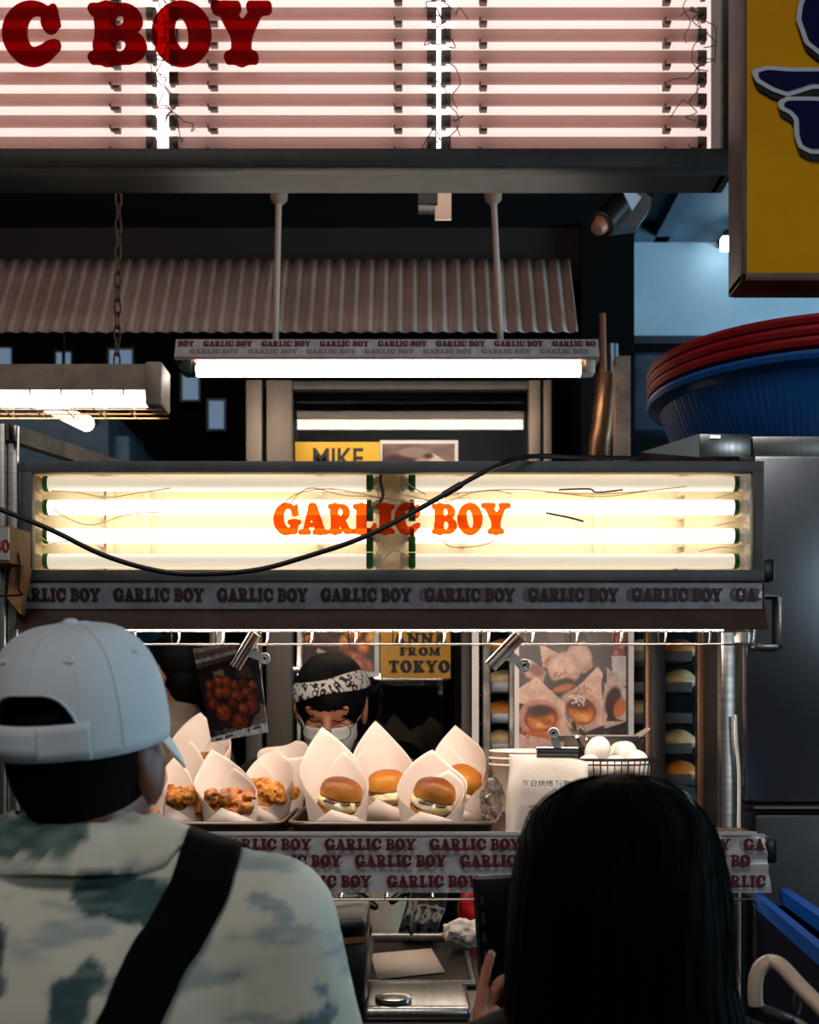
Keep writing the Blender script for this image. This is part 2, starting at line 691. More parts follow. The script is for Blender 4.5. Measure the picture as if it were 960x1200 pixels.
class Canvas:
    def __init__(s, w, h, bg):
        s.w, s.h = w, h
        s.a = np.zeros((h, w, 3)); s.a[:] = bg
        s.y, s.x = np.mgrid[0:h, 0:w].astype(float)

    def mix(s, m, c):
        m = np.clip(m, 0, 1)[..., None]
        s.a = s.a * (1 - m) + np.array(c, float) * m

    def ell(s, cx, cy, rx, ry, c, rot=0, soft=1.0, fade=0.0):
        co, si = math.cos(rot), math.sin(rot)
        u = ((s.x - cx) * co + (s.y - cy) * si) / rx; v = (-(s.x - cx) * si + (s.y - cy) * co) / ry
        q = np.hypot(u, v)
        s.mix(np.clip((1 - q) * min(rx, ry) / soft + 0.5, 0, 1) * (1 - fade * np.clip(q, 0, 1)), c)

    def poly(s, pts, c, al=1.0):
        ins = np.zeros((s.h, s.w), bool); n = len(pts)
        for i in range(n):
            a, b = pts[i], pts[(i + 1) % n]
            cond = (a[1] > s.y) != (b[1] > s.y)
            xi = (b[0] - a[0]) * (s.y - a[1]) / ((b[1] - a[1]) if b[1] != a[1] else 1e-9) + a[0]
            ins ^= cond & (s.x < xi)
        s.mix(ins * al, c)

    def grain(s, cells, amt, seed):
        s.a *= (1 + amt * (vnoise(s.h, s.w, cells, seed) - 0.5))[..., None]

    def bun(s, cx, cy, rx, ry, rot=0.0, dark=(112, 48, 22)):
        s.ell(cx, cy, rx, ry, (150, 62, 22), rot)
        s.ell(cx, cy + ry * .15, rx * .82, ry * .72, (222, 112, 34), rot, soft=3)
        s.ell(cx - rx * .1, cy - ry * .45, rx * .7, ry * .42, dark, rot, soft=5)
        s.ell(cx + rx * .15, cy + ry * .45, rx * .5, ry * .25, (240, 160, 70), rot, soft=2.5)

    def ball(s, cx, cy, r, c=(150, 58, 26)):
        s.ell(cx, cy, r, r * .95, tuple(q * .45 for q in c))
        s.ell(cx - r * .08, cy - r * .1, r * .85, r * .8, c, soft=2)
        s.ell(cx - r * .25, cy - r * .3, r * .4, r * .35, tuple(min(255, q * 1.5) for q in c), soft=3)


def painted(canvas, tl, tr, br, bl):
    """flat printed sheet between four corners, one vertex per picture element"""
    w, h = canvas.w, canvas.h
    tl, tr, br, bl = map(Vector, (tl, tr, br, bl))
    vs = []; cs = []
    A = np.clip(canvas.a, 0, 255)
    LN = np.where(A / 255 <= 0.04045, A / 255 / 12.92, ((A / 255 + 0.055) / 1.055) ** 2.4)
    for j in range(h):
        v = j / (h - 1)
        l = tl.lerp(bl, v); r = tr.lerp(br, v)
        for i in range(w):
            vs.append(l.lerp(r, i / (w - 1)))
            cs.append((*LN[j, i], 1.0))
    fs = [(j * w + i, (j + 1) * w + i, (j + 1) * w + i + 1, j * w + i + 1) for j in range(h - 1) for i in range(w - 1)]
    me = bpy.data.meshes.new('print')
    me.from_pydata(vs, [], fs)
    at = me.color_attributes.new('Col', 'FLOAT_COLOR', 'POINT')
    at.data.foreach_set('color', np.array(cs, dtype=np.float32).ravel())
    return me


PRINT = mat('printed_gloss', attr=True, rough=0.35)

# shared materials
STEEL = mat('stainless_steel', (178, 174, 168), 0.32, 1.0, noise=(9, (150, 146, 140)), stretch=(1, 1, 14))
STEEL_H = mat('stainless_steel_horizontal', (176, 173, 168), 0.3, 1.0, noise=(9, (150, 148, 144)), stretch=(12, 1, 1))
DULL = mat('dull_steel', (112, 108, 104), 0.42, 1.0, noise=(20, (78, 72, 66)))
CHROME = mat('chrome', (232, 226, 218), 0.2, 0.92)
WIRE = mat('wire_steel', (205, 190, 175), 0.25, 1.0)
FRAME = mat('painted_grey_frame', (98, 98, 98), 0.5, 0.0, noise=(14, (84, 82, 80)))
FRAME_D = mat('dark_bronze_frame', (50, 46, 43), 0.5, 0.0, noise=(16, (38, 34, 31)), spec=.3)
RUSTY = mat('rusty_metal', (96, 62, 42), 0.6, 0.3, noise=(30, (52, 34, 26)), bump=(60, .3))
BLACK = mat('black_plastic', (14, 14, 15), 0.35)
RUBBER = mat('black_rubber', (11, 10, 10), 0.45)
DARK = mat('near_black', (9, 8, 8), 0.9, noise=(6, (5, 5, 5)), spec=.15)  # even near-black finish for background parts
WHITEP = mat('white_plastic', (226, 220, 210), 0.4)
CREAM = mat('cream_panel', (236, 222, 196), 0.5)
GREEN = mat('green_end_cap', (20, 104, 52), 0.4)
GREYW = mat('grey_wire_insulation', (128, 108, 98), 0.5)
TAPE = mat('pearl_plastic_tape', (212, 205, 202), 0.35, noise=(35, (176, 175, 178)), bump=(22, .35, .003), coat=.3)
INK = mat('maroon_print', (92, 14, 18), 0.5)
INK_SHADED = mat('shaded_maroon_print', (48, 12, 14), 0.5)  # maroon ink darkened along with the hood tape's painted shade
NICKEL = mat('nickel_plate', (226, 216, 206), 0.3, 0.35)
CARD = mat('cardboard', (170, 122, 78), 0.75, noise=(25, (140, 98, 60)))
GLASS = clear_mat('clear_pane', (250, 250, 250))
ACRYL = clear_mat('clear_acrylic', (252, 250, 246), ior=1.2)
UPANE = clear_mat('dusty_clear_sheet', (250, 248, 248), ior=1.03, rough=.3)
SKIN = mat('skin', (196, 140, 108), 0.5, noise=(40, (184, 124, 94)))
BLKCLOTH = mat('black_cloth', (13, 12, 13), 0.85, bump=(240, .3))
HAIR = mat('black_hair', (7, 6, 6), 0.55, bump=(90, .5, .002), stretch=(5, 5, .6), spec=.15)
# ------------------------------------------------------------------ the setting
b = B(); b.bb(-5, 5, -4, 8, -0.1, 0)
struct('floor', b, mat('damp_concrete', (58, 56, 54), 0.5, noise=(2.5, (40, 39, 38)), bump=(12, .2)))
b = B(); b.bb(-5, 6, 7.5, 7.6, 0, 5.4)
struct('wall_back', b, DARK)
b = B(); b.bb(-4, 0.72, 2.86, 3.95, 3.063, 3.2); b.bb(-5, 6, 3.9, 7.6, 5.3, 5.4)
struct('ceiling', b, mat('dark_ceiling', (14, 12, 11), 0.9, noise=(3, (9, 8, 8)), spec=.15))  # near-black finish with a slight mottle
b = B(); b.bb(-4, 0.70, 3.76, 3.84, 2.90, 3.063)
struct('trim_1', b, mat('brown_fascia', (40, 30, 26), 0.7, noise=(5, (30, 23, 20))))
b = B(); b.bb(0.72, 5, 2.86, 5.05, 3.555, 3.62)
for i, x in enumerate((0.55, 1.07, 1.42, 1.56, 2.2)):
    b.bb(x + .5 - 0.03, x + .5 + 0.03, 2.9, 5.0, 3.50, 3.556)
b.bb(0.72, 5, 4.94, 5.0, 3.50, 3.556)
struct('ceiling_side', b, mat('blue_grey_ceiling', (84, 104, 120), 0.6, noise=(3, (66, 84, 98))))
b = B(); b.bb(0.93, 5, 5.0, 5.05, 3.11, 3.56)
struct('wall_right', b, mat('pale_wall_board', (168, 186, 198), 0.55, noise=(2.5, (150, 170, 184))))
b = B(); b.bb(0.93, 5, 5.0, 5.06, 0, 3.11)
struct('wall_right_lower', b, mat('dark_blue_board', (30, 36, 46), 0.6, noise=(4, (20, 25, 32))))
b = B(); b.bb(0.535, 0.70, 3.72, 4.3, 0, 3.3)
b.bb(0.56, 0.735, 4.3, 4.36, 0, 3.56)
struct('wall_pillar', b, DARK)
WINM = glow('dusk_window_glow', (0.035, 0.095, 0.18), 1.0)
for i, (x0, x1, y0, y1) in enumerate(((-10, 12, 408, 430), (66, 82, 413, 430), (128, 154, 410, 432), (214, 232, 440, 468), (245, 262, 470, 502))):
    w = B(); w.pbox(x0 - 3, y0 - 3, x1 + 3, y1 + 3, 7.42, 7.5)
    f = struct('window_%d' % (i + 1), w, BLACK)
    w = B(); w.pbox(x0, y0, x1, y1, 7.40, 7.43)
    g = link('window_pane', w, WINM, f)

# bluish cabinet far behind the stall's back corner
b = B(); b.pbox(-80, 478, 128, 700, 5.2, 5.9, .01); b.pbox(128, 510, 152, 700, 5.3, 5.9, .01)
t = Thing('storage_cabinet', 'blue-grey metal cabinet in the dark behind the short hanging lamp', 'cabinet', (P(40, 0, 5.5).x, 5.5, 0))
b2 = B(); b2.bb(P(-80, 0, 5.2).x, P(150, 0, 5.2).x, 5.22, 5.9, 0, 2.2)
t.part('body', b2, mat('blue_grey_metal', (104, 132, 160), 0.5, noise=(3, (50, 70, 92))))
t.part('upper_unit', b, MATS['blue_grey_metal'])

# ------------------------------------------------------------------ corrugated awning
def corr(u, v):
    # v 0 top .. 1 bottom ; sheet leans towards the street at its foot
    d = 3.74 - .19 * v
    z = 2.952 - .285 * v
    x = -2.2 + (2.2 + .50) * u
    x *= 1 - .0
    d -= .0075 * math.sin(2 * math.pi * x / 0.0445)
    return Vector((x * (3.74 - .0 * v) / 3.74, d, z))
b = B(); b.grid(corr, 520, 4)
me = b.me('awning', 60)
o = link('corrugated_awning', me, mat('corrugated_sheet', (196, 168, 156), 0.55, 0.0, noise=(6, (172, 146, 134))))
o.modifiers.new('thick', 'SOLIDIFY').thickness = 0.002
o['label'] = 'wavy corrugated sheet hung under the dark ceiling behind the lamps'; o['category'] = 'awning'

# ------------------------------------------------------------------ big lit sign overhead
UD = 2.70
US = Thing('overhead_lightbox_sign', 'big lit sign box overhead with rows of tubes and large red capital letters', 'sign', P(-10, 195, UD + .06))
x0, x1 = P(-868, 0, UD).x, P(848, 0, UD).x
xo = P(870, 0, UD).x
zb, zi = P(0, 196, UD).z, P(0, 173, UD).z
zt = zi + .53; zo = zt + .045
b = B()
b.bb(x0 - .042, xo, UD, UD + .045, zb, zi, .004)
b.bb(x0 - .042, xo, UD, UD + .045, zt, zo, .004)
b.bb(x1, xo, UD + .0005, UD + .045, zi - .002, zt + .002, .003)
b.bb(x0 - .042, x0, UD + .0005, UD + .045, zi - .002, zt + .002, .003)
b.bb(x0 - .04, xo - .012, UD + .04, UD + .135, zb + .0, zb + .012)
b.bb(x0 - .04, xo - .012, UD + .04, UD + .135, zo - .012, zo)
b.bb(x1 + .004, x1 + .016, UD + .04, UD + .135, zb, zo)
b.bb(x0 - .03, x0 - .018, UD + .04, UD + .135, zb, zo)
US.part('frame', b, FRAME_D)
b = B(); b.prism([P(862, 178, UD + .02), P(876, 190, UD + .02), P(862, 200, UD + .02)], (0, .05, 0))
US.part('corner_flange', b, FRAME_D)
b = B(); b.bb(x0 - .01, x1 + .005, UD + .128, UD + .134, zb + .01, zo - .01)
US.part('light_panel', b, glow('backlight_panel', (1.0, .82, .75), .98))
b = B(); b.bb(x0, x1, UD + .008, UD + .011, zi, zt)
US.part('acrylic_pane', b, UPANE)
for px in (184, 515, -143, -468):
    b = B(); q = P(px, 0, UD); b.bb(q.x * 1.04 - .012, q.x * 1.04 + .012, UD + .118, UD + .124, zi + .002, zt)
    US.part('added_glow_strip', b, glow('added_glow_strip', (1.0, .86, .78), 2.6))  # unseen strips added to brighten the gaps between tube columns
TUBE_OFF = mat('unlit_tube_glass', (244, 222, 216), 0.3, transl=0.62)
UCAP = mat('tube_end_grey', (120, 104, 98), 0.5)
n = 0
dT = UD + .058
for row in range(-1, 7):
    yy = 14 + 25.3 * row
    for (tx0, tx1) in ((525, 828), (200, 505), (-125, 170), (-450, -160), (-775, -485)):
        ax, bx = P(tx0, 0, UD).x + .004, P(tx1, 0, UD).x - .004
        z = P(0, yy, UD + .05).z
        b = B(); b.cyl((ax, dT, z), (bx, dT, z), .0135, seg=16)
        tb = US.part('fluorescent_tube', b, TUBE_OFF)
        for e, s_ in ((ax, -1), (bx, 1)):
            c = B(); c.cyl((e - s_ * .004, dT, z), (e + s_ * .010, dT, z), .0142, seg=16)
            c.bb(e + s_ * .006, e + s_ * .018, dT - .009, dT + .012, z - .016, z + .012, .002)
            US.part('end_cap', c, UCAP, tb)
        for fr in (.14, .88) if tx0 > 0 else (.86,):
            c = B(); hx = ax + (bx - ax) * fr
            c.bb(hx - .009, hx + .009, dT + .010, dT + .03, z - .016, z + .014, .002)
            c.bb(hx - .011, hx - .007, dT - .012, dT + .012, z - .019, z - .013)
            US.part('tube_clip', c, UCAP, tb)
for gx in (184, 515, 826):
    b = B(); rr = random.Random(gx)
    for k in range(10):
        zz = rr.uniform(zi + .02, zt - .1); xx = P(gx, 0, UD).x + rr.uniform(-.012, .012)
        pts = [(xx, UD + .075, zz)]
        for j in range(5):
            xx += rr.uniform(-.03, .03); zz -= rr.uniform(-.005, .04)
            xx = min(xx, x1 - .008); zz = max(zz, zi + .01)
            pts.append((xx, UD + .035 + rr.uniform(-.015, .015), zz))
        b.tube(catmull(pts, 5), .0012, 5)
    US.part('wiring', b, GREYW)
RED_U = clear_mat('deep_red_acrylic', (205, 6, 10), ior=1.05, rough=.4, body=(150, 4, 12), body_f=.40)
xx = P(3, 0, UD).x
def big_letter(ch, px0, px1, py0, py1):
    g, w = glyph(ch, .05, .006, 1)
    bb_ = B(); a = P(px0, py1, UD); e = P(px1, py0, UD)
    xs = [p[0] for p in g[0]]; ys = [p[1] for p in g[0]]
    sx = (e.x - a.x) / (max(xs) - min(xs)); sz = (e.z - a.z) / (max(ys) - min(ys))
    put(bb_, ([(p[0] - min(xs), p[1] - min(ys), p[2]) for p in g[0]], g[1]), Vector((a.x, UD + .001, a.z)), UX, UZ, UN, sx, sz, .25)
    US.part('letter', bb_, RED_U)
for ch, a_, e_ in (('C', 3, 71), ('B', 103, 172), ('O', 178, 248), ('Y', 247, 319), ('I', -62, -8), ('L', -128, -60), ('R', -212, -132), ('A', -296, -206), ('G', -372, -298)):
    big_letter(ch, a_, e_, 2, 77)
b = B()
for px in (-600, 100, 780):
    q = P(px, 0, UD + .1); b.bb(q.x - .02, q.x + .02, UD + .06, UD + .1, zo - .02, zo + .18)
    b.bb(q.x - .02, q.x + .02, UD + .06, UD + .24, zo + .14, zo + .18)
US.part('hanging_bracket', b, FRAME_D)
# ceiling strip that carries the sign's brackets
b = B(); b.bb(-4, 1.0, 2.74, 2.95, zo + .16, zo + .30); b.bb(-4, .72, 2.86, 2.93, 3.06, zo + .2)
struct('trim_2', b, DARK)

# small things under the dark ceiling
t = Thing('junction_box', 'small dark box with a bare metal strap under the overhead sign', 'box', P(508, 235, 2.95))
b = B(); b.pbox(490, 200, 513, 240, 2.93, 2.99, .003); t.part('body', b, BLACK)
b = B(); b.pbox(510, 112, 529, 257, 2.935, 2.943); t.part('strap', b, mat('bare_aluminium', (190, 168, 150), 0.4, 0.8))
t = Thing('spot_lamp', 'black cylindrical ceiling lamp with pale paper tag beside the blue ceiling', 'lamp', P(728, 240, 3.2))
a, e = P(706, 262, 3.2), P(742, 222, 3.25)
b = B(); b.cyl(a, e, .035, .032, 24); b.ring(a, .033, .005, e - a); t.part('housing', b, BLACK)
b = B(); b.cyl(a - (e - a) * .18, a + (e - a) * .02, .018, .026, 18); t.part('lamp_rim', b, mat('copper_brown', (150, 96, 70), .5))
b = B(); b.prism([P(731, 226, 3.155), P(741, 222, 3.155), P(752, 231, 3.155), P(741, 247, 3.155)], (0, .002, 0)); t.part('paper_tag', b, mat('pale_blue_paper', (176, 206, 226), .7))
b = B(); b.prism([P(734, 245, 3.22), P(752, 222, 3.22), P(764, 232, 3.22), P(762, 244, 3.22), P(748, 264, 3.22), P(716, 268, 3.22)], (0, .05, 0)); b.cyl(P(745, 232, 3.24), P(745, 120, 3.24), .012)
t.part('mounting_bracket', b, mat('grey_bracket', (82, 84, 86), .6))
t = Thing('wall_lamp', 'small square white lit lamp against the pale blue wall', 'lamp', P(853, 285, 4.9))
b = B(); b.pbox(847, 276, 862, 291, 4.86, 4.9, .006); t.part('diffuser', b, glow('cool_lamp', (.75, .92, 1), 14))
b = B(); b.pbox(850, 268, 860, 277, 4.87, 5.0, .004); t.part('mount', b, BLACK)

# ------------------------------------------------------------------ yellow sign at the side
YD = 2.40
YS = Thing('yellow_sign', 'yellow hanging sign box with dark blue white-edged shapes', 'sign', P(1060, 330, YD + .05))
yx0, yx1 = P(869, 0, YD).x, P(1290, 0, YD).x
yz0, yz1 = P(0, 329, YD).z, P(0, -160, YD).z
b = B()
b.bb(yx0, yx0 + .012, YD, YD + .10, yz0, yz1, .003); b.bb(yx1 - .012, yx1, YD, YD + .10, yz0, yz1, .003)
b.bb(yx0, yx1, YD, YD + .10, yz0, yz0 + .017, .003); b.bb(yx0, yx1, YD, YD + .10, yz1 - .017, yz1, .003)
b.bb(yx0 + .01, yx1 - .01, YD + .09, YD + .1, yz0, yz1)
YS.part('frame', b, mat('copper_brown_frame', (104, 74, 60), .5, noise=(10, (80, 56, 46))))
b = B(); b.bb(yx0 + .012, yx1 - .012, YD + .004, YD + .09, yz0 + .016, yz1 - .016)
YS.part('panel', b, mat('mustard_panel', (222, 158, 0), .5, noise=(3, (212, 146, 0)), spec=.1))
def blob(pts):
    return s_poly([(p[0], p[1]) for p in pts])
def sx_(px): return (px - 870) / 180.0
def sy_(py): return (200 - py) / 180.0
# three emblem shapes, each drawn on the letter grid (1 unit = 180 px)
shapes = [
    [(sx_(936), sy_(24)), (sx_(938), sy_(8)), (sx_(944), sy_(-8)), (sx_(960), sy_(-22)), (sx_(1075), sy_(-22)), (sx_(1075), sy_(70)), (sx_(962), sy_(64)), (sx_(945), sy_(50))],
    [(sx_(884), sy_(86)), (sx_(898), sy_(82)), (sx_(925), sy_(84)), (sx_(1075), sy_(84)), (sx_(1075), sy_(101)), (sx_(950), sy_(102)), (sx_(932), sy_(108)), (sx_(922), sy_(111)), (sx_(905), sy_(105)), (sx_(888), sy_(95))],
    [(sx_(914), sy_(122)), (sx_(922), sy_(118)), (sx_(950), sy_(118)), (sx_(1075), sy_(124)), (sx_(1075), sy_(178)), (sx_(950), sy_(178)), (sx_(938), sy_(172)), (sx_(934), sy_(160)), (sx_(933), sy_(140)), (sx_(926), sy_(132)), (sx_(916), sy_(127))],
]
NAVY = mat('navy_print', (4, 8, 60), .5, spec=.1)
for sh in shapes:
    f = blob(sh)
    for lvl, dep, dx, dz, mt, nm in ((.020, .003, .004, -.012, BLACK, 'shadow_shape'), (.019, .006, 0, 0, mat('sign_white', (196, 200, 210), .45), 'outline_shape'), (-.012, .009, 0, 0, NAVY, 'blue_shape')):
        loops = contours(f - lvl)
        if not loops:
            continue
        v, fc = fill(loops, .004, 0, 1)
        bb_ = B(); org = P(870, 200, YD)
        put(bb_, (v, fc), Vector((org.x + dx, YD + .002 - dep, org.z + dz)), UX, UZ, UN, 180 * YD / F, 180 * YD / F, .5)
        YS.part(nm, bb_, mt)
b = B(); b.cyl((yx0 + .25, YD + .05, yz1 - .02), (yx0 + .25, YD + .05, 3.52), .015); b.bb(yx0 + .1, yx0 + .4, YD + .02, YD + .6, 3.5, 3.56)
YS.part('hanging_bracket', b, FRAME_D)

# ------------------------------------------------------------------ hanging tube lamps
LAMP = glow('lit_tube_warm', (1.0, .90, .77), 22)
def hang_fixture():
    d = 3.40
    t = Thing('hanging_tube_lamp', 'long tube lamp on two white rods with printed tape along its housing', 'lamp', P(455, 445, d))
    tl, tr = P(211, 398, d), P(697, 402, d); bl, br = P(209, 426, d), P(699, 426, d)
    b = B()
    prof = [(-.055, 0), (-.055, .006), (-.03, .058), (.03, .058), (.055, .006), (.055, 0)]
    zb_ = P(0, 428, d).z
    L0, L1 = P(209, 0, d).x, P(699, 0, d).x
    b.prism([Vector((L0, d + q[0], zb_ + q[1] * 1.1)) for q in prof], (L1 - L0, 0, 0))
    t.part('housing', b, mat('fixture_enamel', (150, 120, 106), .45))
    bt = B(); org = Vector((L0, d - .0585, zb_ + .006)); uz = Vector((0, .027, .058)).normalized()
    nn = Vector((0, -uz.z, uz.y))
    q0 = org; bt.raw([q0 + nn * .001, q0 + UX * (L1 - L0) + nn * .001, q0 + UX * (L1 - L0) + uz * .063 + nn * .001, q0 + uz * .063 + nn * .001], [(0, 1, 2, 3)])
    tp = t.part('printed_tape', bt, TAPE)
    bw = B()
    for k in range(8):
        x = P(241 + 67.4 * k - 67.4, 0, d).x
        word(bw, 'GARLIC BOY', Vector((x, org.y, org.z)) + uz * .036 + nn * .0022, 57 * d / F, .021, UX, uz, nn, ext=0.0, step=4, clip=lambda v: L0 < v.x < L1)
    t.part('printed_lettering', bw, INK, tp)
    for k in range(8):
        x = P(226 + 67.4 * k, 0, d).x
        bw = B(); word(bw, 'GARLIC BOY', Vector((x, org.y, org.z)) + uz * .010 + nn * .0022, 57 * d / F, .018, UX, uz, nn, ext=0.0, step=4, clip=lambda v: L0 < v.x < L1)
        t.part('faded_lettering', bw, mat('faded_print', (150, 128, 128), .6), tp)
    b = B(); zt_ = P(0, 434.5, d - .03).z
    a, e = P(233, 0, d).x, P(678, 0, d).x
    b.cyl((a, d - .03, zt_), (e, d - .03, zt_), .0165, seg=18)
    t.part('fluorescent_tube', b, LAMP)
    for xx_, s_ in ((a, -1), (e, 1)):
        b = B(); b.cyl((xx_, d - .03, zt_), (xx_ + s_ * .03, d - .03, zt_), .019); b.bb(xx_ + s_ * .012, xx_ + s_ * .04, d - .052, d - .005, zt_ - .012, zt_ + .03, .004)
        t.part('lamp_holder', b, mat('cream_holder', (200, 180, 160), .5) if s_ > 0 else mat('green_holder', (26, 52, 40), .5))
    for (u0, v0, u1, v1) in ((327, 232, 323, 398), (578, 232, 587, 400)):
        b = B(); b.cyl(P(u1, v1 + 2, d), P(u0, v0 - 10, d), .0088, seg=12); t.part('rod', b, mat('aged_white_rod', (186, 158, 142), .5))
        q = P(u0, v0, d); b = B()
        b.lathe([(.026, .025), (.024, -.005), (.014, -.016), (.0095, -.02)], q, 24); b.cyl(q, (q.x, q.y, 3.064), .008); b.lathe([(.03, .03), (.03, .034)], q, 20)
        t.part('ceiling_cup', b, mat('aged_white_cup', (150, 126, 112), .5))
    return t
hang_fixture()

def short_lamp():
    d = 3.1
    t = Thing('chain_hung_tube_lamp', 'shorter tube lamp with wire guard hung on a rusty chain', 'lamp', P(60, 482, d))
    L0, L1 = P(-260, 0, d).x, P(195, 0, d).x
    zt_, zb_ = P(0, 431, d).z, P(0, 463, d).z
    b = B(); b.prism([(L0, d - .05, zb_), (L0, d - .05, zt_ - .012), (L0, d - .035, zt_), (L0, d + .05, zt_), (L0, d + .05, zb_)], (L1 - L0 - .005, 0, 0))
    t.part('housing', b, mat('old_enamel', (150, 132, 116), .5, noise=(12, (118, 98, 84))))
    b = B(); b.bb(L1 - .045, L1, d - .056, d + .056, P(0, 481, d).z, zt_ + .002, .008)
    t.part('end_plate', b, mat('old_enamel', (150, 132, 116)))
    z = P(0, 470, d - .02).z
    b = B(); b.cyl((L0, d - .02, z), (P(178, 0, d).x, d - .02, z), .0155, seg=18); t.part('fluorescent_tube', b, LAMP)
    b = B(); zg = P(0, 481, d - .04).z
    for dy in (-.045, -.0, .045):
        b.cyl((L0, d + dy, zg), (L1 - .004, d + dy, zg), .0025, seg=6)
    for k in range(16):
        x = P(150 - 36 * k, 0, d).x
        if x < L0: break
        b.tube(catmull([(x, d - .05, zb_), (x + .004, d - .048, zg + .006), (x + .012, d - .03, zg), (x + .012, d + .03, zg), (x, d + .05, zb_)], 4), .0022, 6)
    t.part('wire_guard', b, mat('brass_wire', (170, 130, 92), .4, .8))
    for cx_ in (137, -180):
        a, e = P(cx_, 431, d), P(cx_ + 3, 180, d); e.z = 3.066
        ln = (e - a).length; nl = int(ln / .034)
        c = B()
        for k in range(nl):
            m_ = a.lerp(e, (k + .5) / nl); hw = .0075; hh = ln / nl * .62
            ux = Vector((1, 0, 0)) if k % 2 == 0 else Vector((.25, 1, 0)).normalized()
            pts = []
            for q in range(14):
                an = 2 * math.pi * q / 14
                pts.append(m_ + ux * (math.cos(an) * hw) + UZ * (max(-1, min(1, math.sin(an) * 1.25)) * hh))
            c.tube(pts, .0027, 6, closed=True)
        t.part('chain', c, RUSTY)
short_lamp()
b = B(); a, e = P(44, 470, 4.4), P(101, 496, 4.15)
t = Thing('slanted_tube_lamp', 'bright slanted tube lamp deep behind the chain-hung lamp', 'lamp', (a + e) / 2)
b.caps(a, e, .024, .028); t.part('fluorescent_tube', b, glow('lit_tube_back', (1, .86, .68), 5))
b = B(); u = (e - a).normalized()
b.tube([a - u * .05 + Vector((0, .03, .025)), e + u * .02 + Vector((0, .03, .025))], .034, 8); b.cyl((a + e) / 2 + Vector((0, .03, .03)), Vector(((a + e).x / 2, 4.3, 5.3)), .006)
t.part('housing', b, FRAME_D)
# ------------------------------------------------------------------ glazed cabinet behind the stall
CD = 3.62
GC = Thing('glass_door_cabinet', 'tall steel cabinet with a glazed door behind the worker', 'cabinet', (P(465, 0, CD).x, CD + .25, 0))
cx0, cx1 = P(289, 0, CD).x, P(646, 0, CD).x
cz = P(0, 447, CD).z
b = B()
b.bb(cx0, cx1, CD + .5, CD + .52, 0, cz); b.bb(cx0, cx1, CD, CD + .52, 0, .12)
b.bb(cx0, cx0 + .008, CD + .03, CD + .52, 0, cz); b.bb(cx1 - .008, cx1, CD + .03, CD + .52, 0, cz)
bt = B(); bt.bb(cx0, cx1, CD, CD + .52, cz - .02, cz); GC.part('darkened_top_panel', bt, DARK)  # panel coloured near black to hide the lamp light on it
GC.part('body', b, mat('cabinet_inside', (70, 72, 76), .5, .3, noise=(4, (76, 78, 82))))
for (u0, u1) in ((289, 308), (313, 343), (619, 633), (636, 646)):
    b = B(); b.bb(P(u0, 0, CD).x, P(u1, 0, CD).x, CD - .02, CD + .025, 0, cz, .004); GC.part('post', b, mat('satin_post', (120, 108, 98), .55, .9, noise=(6, (96, 86, 78)), stretch=(1, 1, .1)))
b = B(); b.bb(P(343, 0, CD).x, P(619, 0, CD).x, CD - .012, CD + .02, cz - .028, cz - .001, .003); GC.part('top_rail', b, FRAME_D)
gx0, gx1 = P(343, 0, CD).x, P(619, 0, CD).x
b = B(); b.bb(gx0, gx1, CD + .068, CD + .073, .15, cz - .03); GC.part('glass_door', b, clear_mat('cabinet_glass', (236, 240, 240), ior=1.5))
# b.cyl((gx0 + .01, CD + .1, zz), (gx1 - .02, CD + .1, zz), .011); GC.part('fluorescent_tube', b, glow('cabinet_tube', (1, .93, .86), 1.2))
b = B()
for zz in (P(0, 845, CD).z, P(0, 905, CD).z, P(0, 700, CD).z):
    b.bb(gx0, gx1, CD + .11, CD + .48, zz - .008, zz + .008)
b.bb(gx0, gx1, CD + .10, CD + .105, .15, P(0, 797, CD).z)
GC.part('shelf', b, DARK)
b = B(); b.bb(P(349, 0, CD).x, P(353, 0, CD).x, CD - .02, CD - .01, P(0, 900, CD).z, P(0, 740, CD).z); b.cyl(P(344, 785, CD - .025), P(352, 785, CD - .025), .012)
GC.part('door_latch', b, CHROME)

YPOST = mat('yellow_poster', (240, 182, 20), .4)
PBLK = mat('poster_black', (22, 18, 16), .5)
PD = CD + .067
def poster_board(px0, py0, px1, py1, d=PD, th=.003):
    b = B(); b.pbox(px0, py0, px1, py1, d - th, d, .0); return b
t = Thing('yellow_name_poster', 'bright yellow poster with black sans capitals on the upper cabinet glass', 'poster', P(396, 650, PD))
t.part('sheet', poster_board(346, 518, 445, 655), YPOST)
b = B(); q = P(367, 549, PD - .0035); sans_put(b, 'MIKE', Vector((q.x, PD - .0038, q.z)), 59 * PD / F, 24 * PD / F, bold=.018)
t.part('printed_lettering', b, PBLK)
# food photograph next to it
cv = Canvas(92, 40, (120, 90, 80)); cv.grain(6, .5, 3)
cv.ell(20, 22, 22, 10, (60, 32, 26), 0, 3); cv.ell(56, 26, 16, 9, (190, 150, 130), .3, 2); cv.poly([(50, 40), (62, 10), (84, 22), (90, 40)], (226, 196, 178)); cv.ell(40, 10, 20, 6, (150, 122, 110), 0, 3)
cv.ell(58, 14, 6, 3, (70, 40, 30), 0, 2)
t = Thing('pastry_photo_poster', 'white-edged photo print of wrapped food beside the yellow sans poster', 'poster', P(490, 650, PD))
t.part('sheet', poster_board(445.5, 516, 537, 655), WHITEP)
t.part('printed_picture', painted(cv, P(448, 520, PD - .0036), P(533, 520, PD - .0036), P(533, 560, PD - .0036), P(448, 560, PD - .0036)), PRINT)
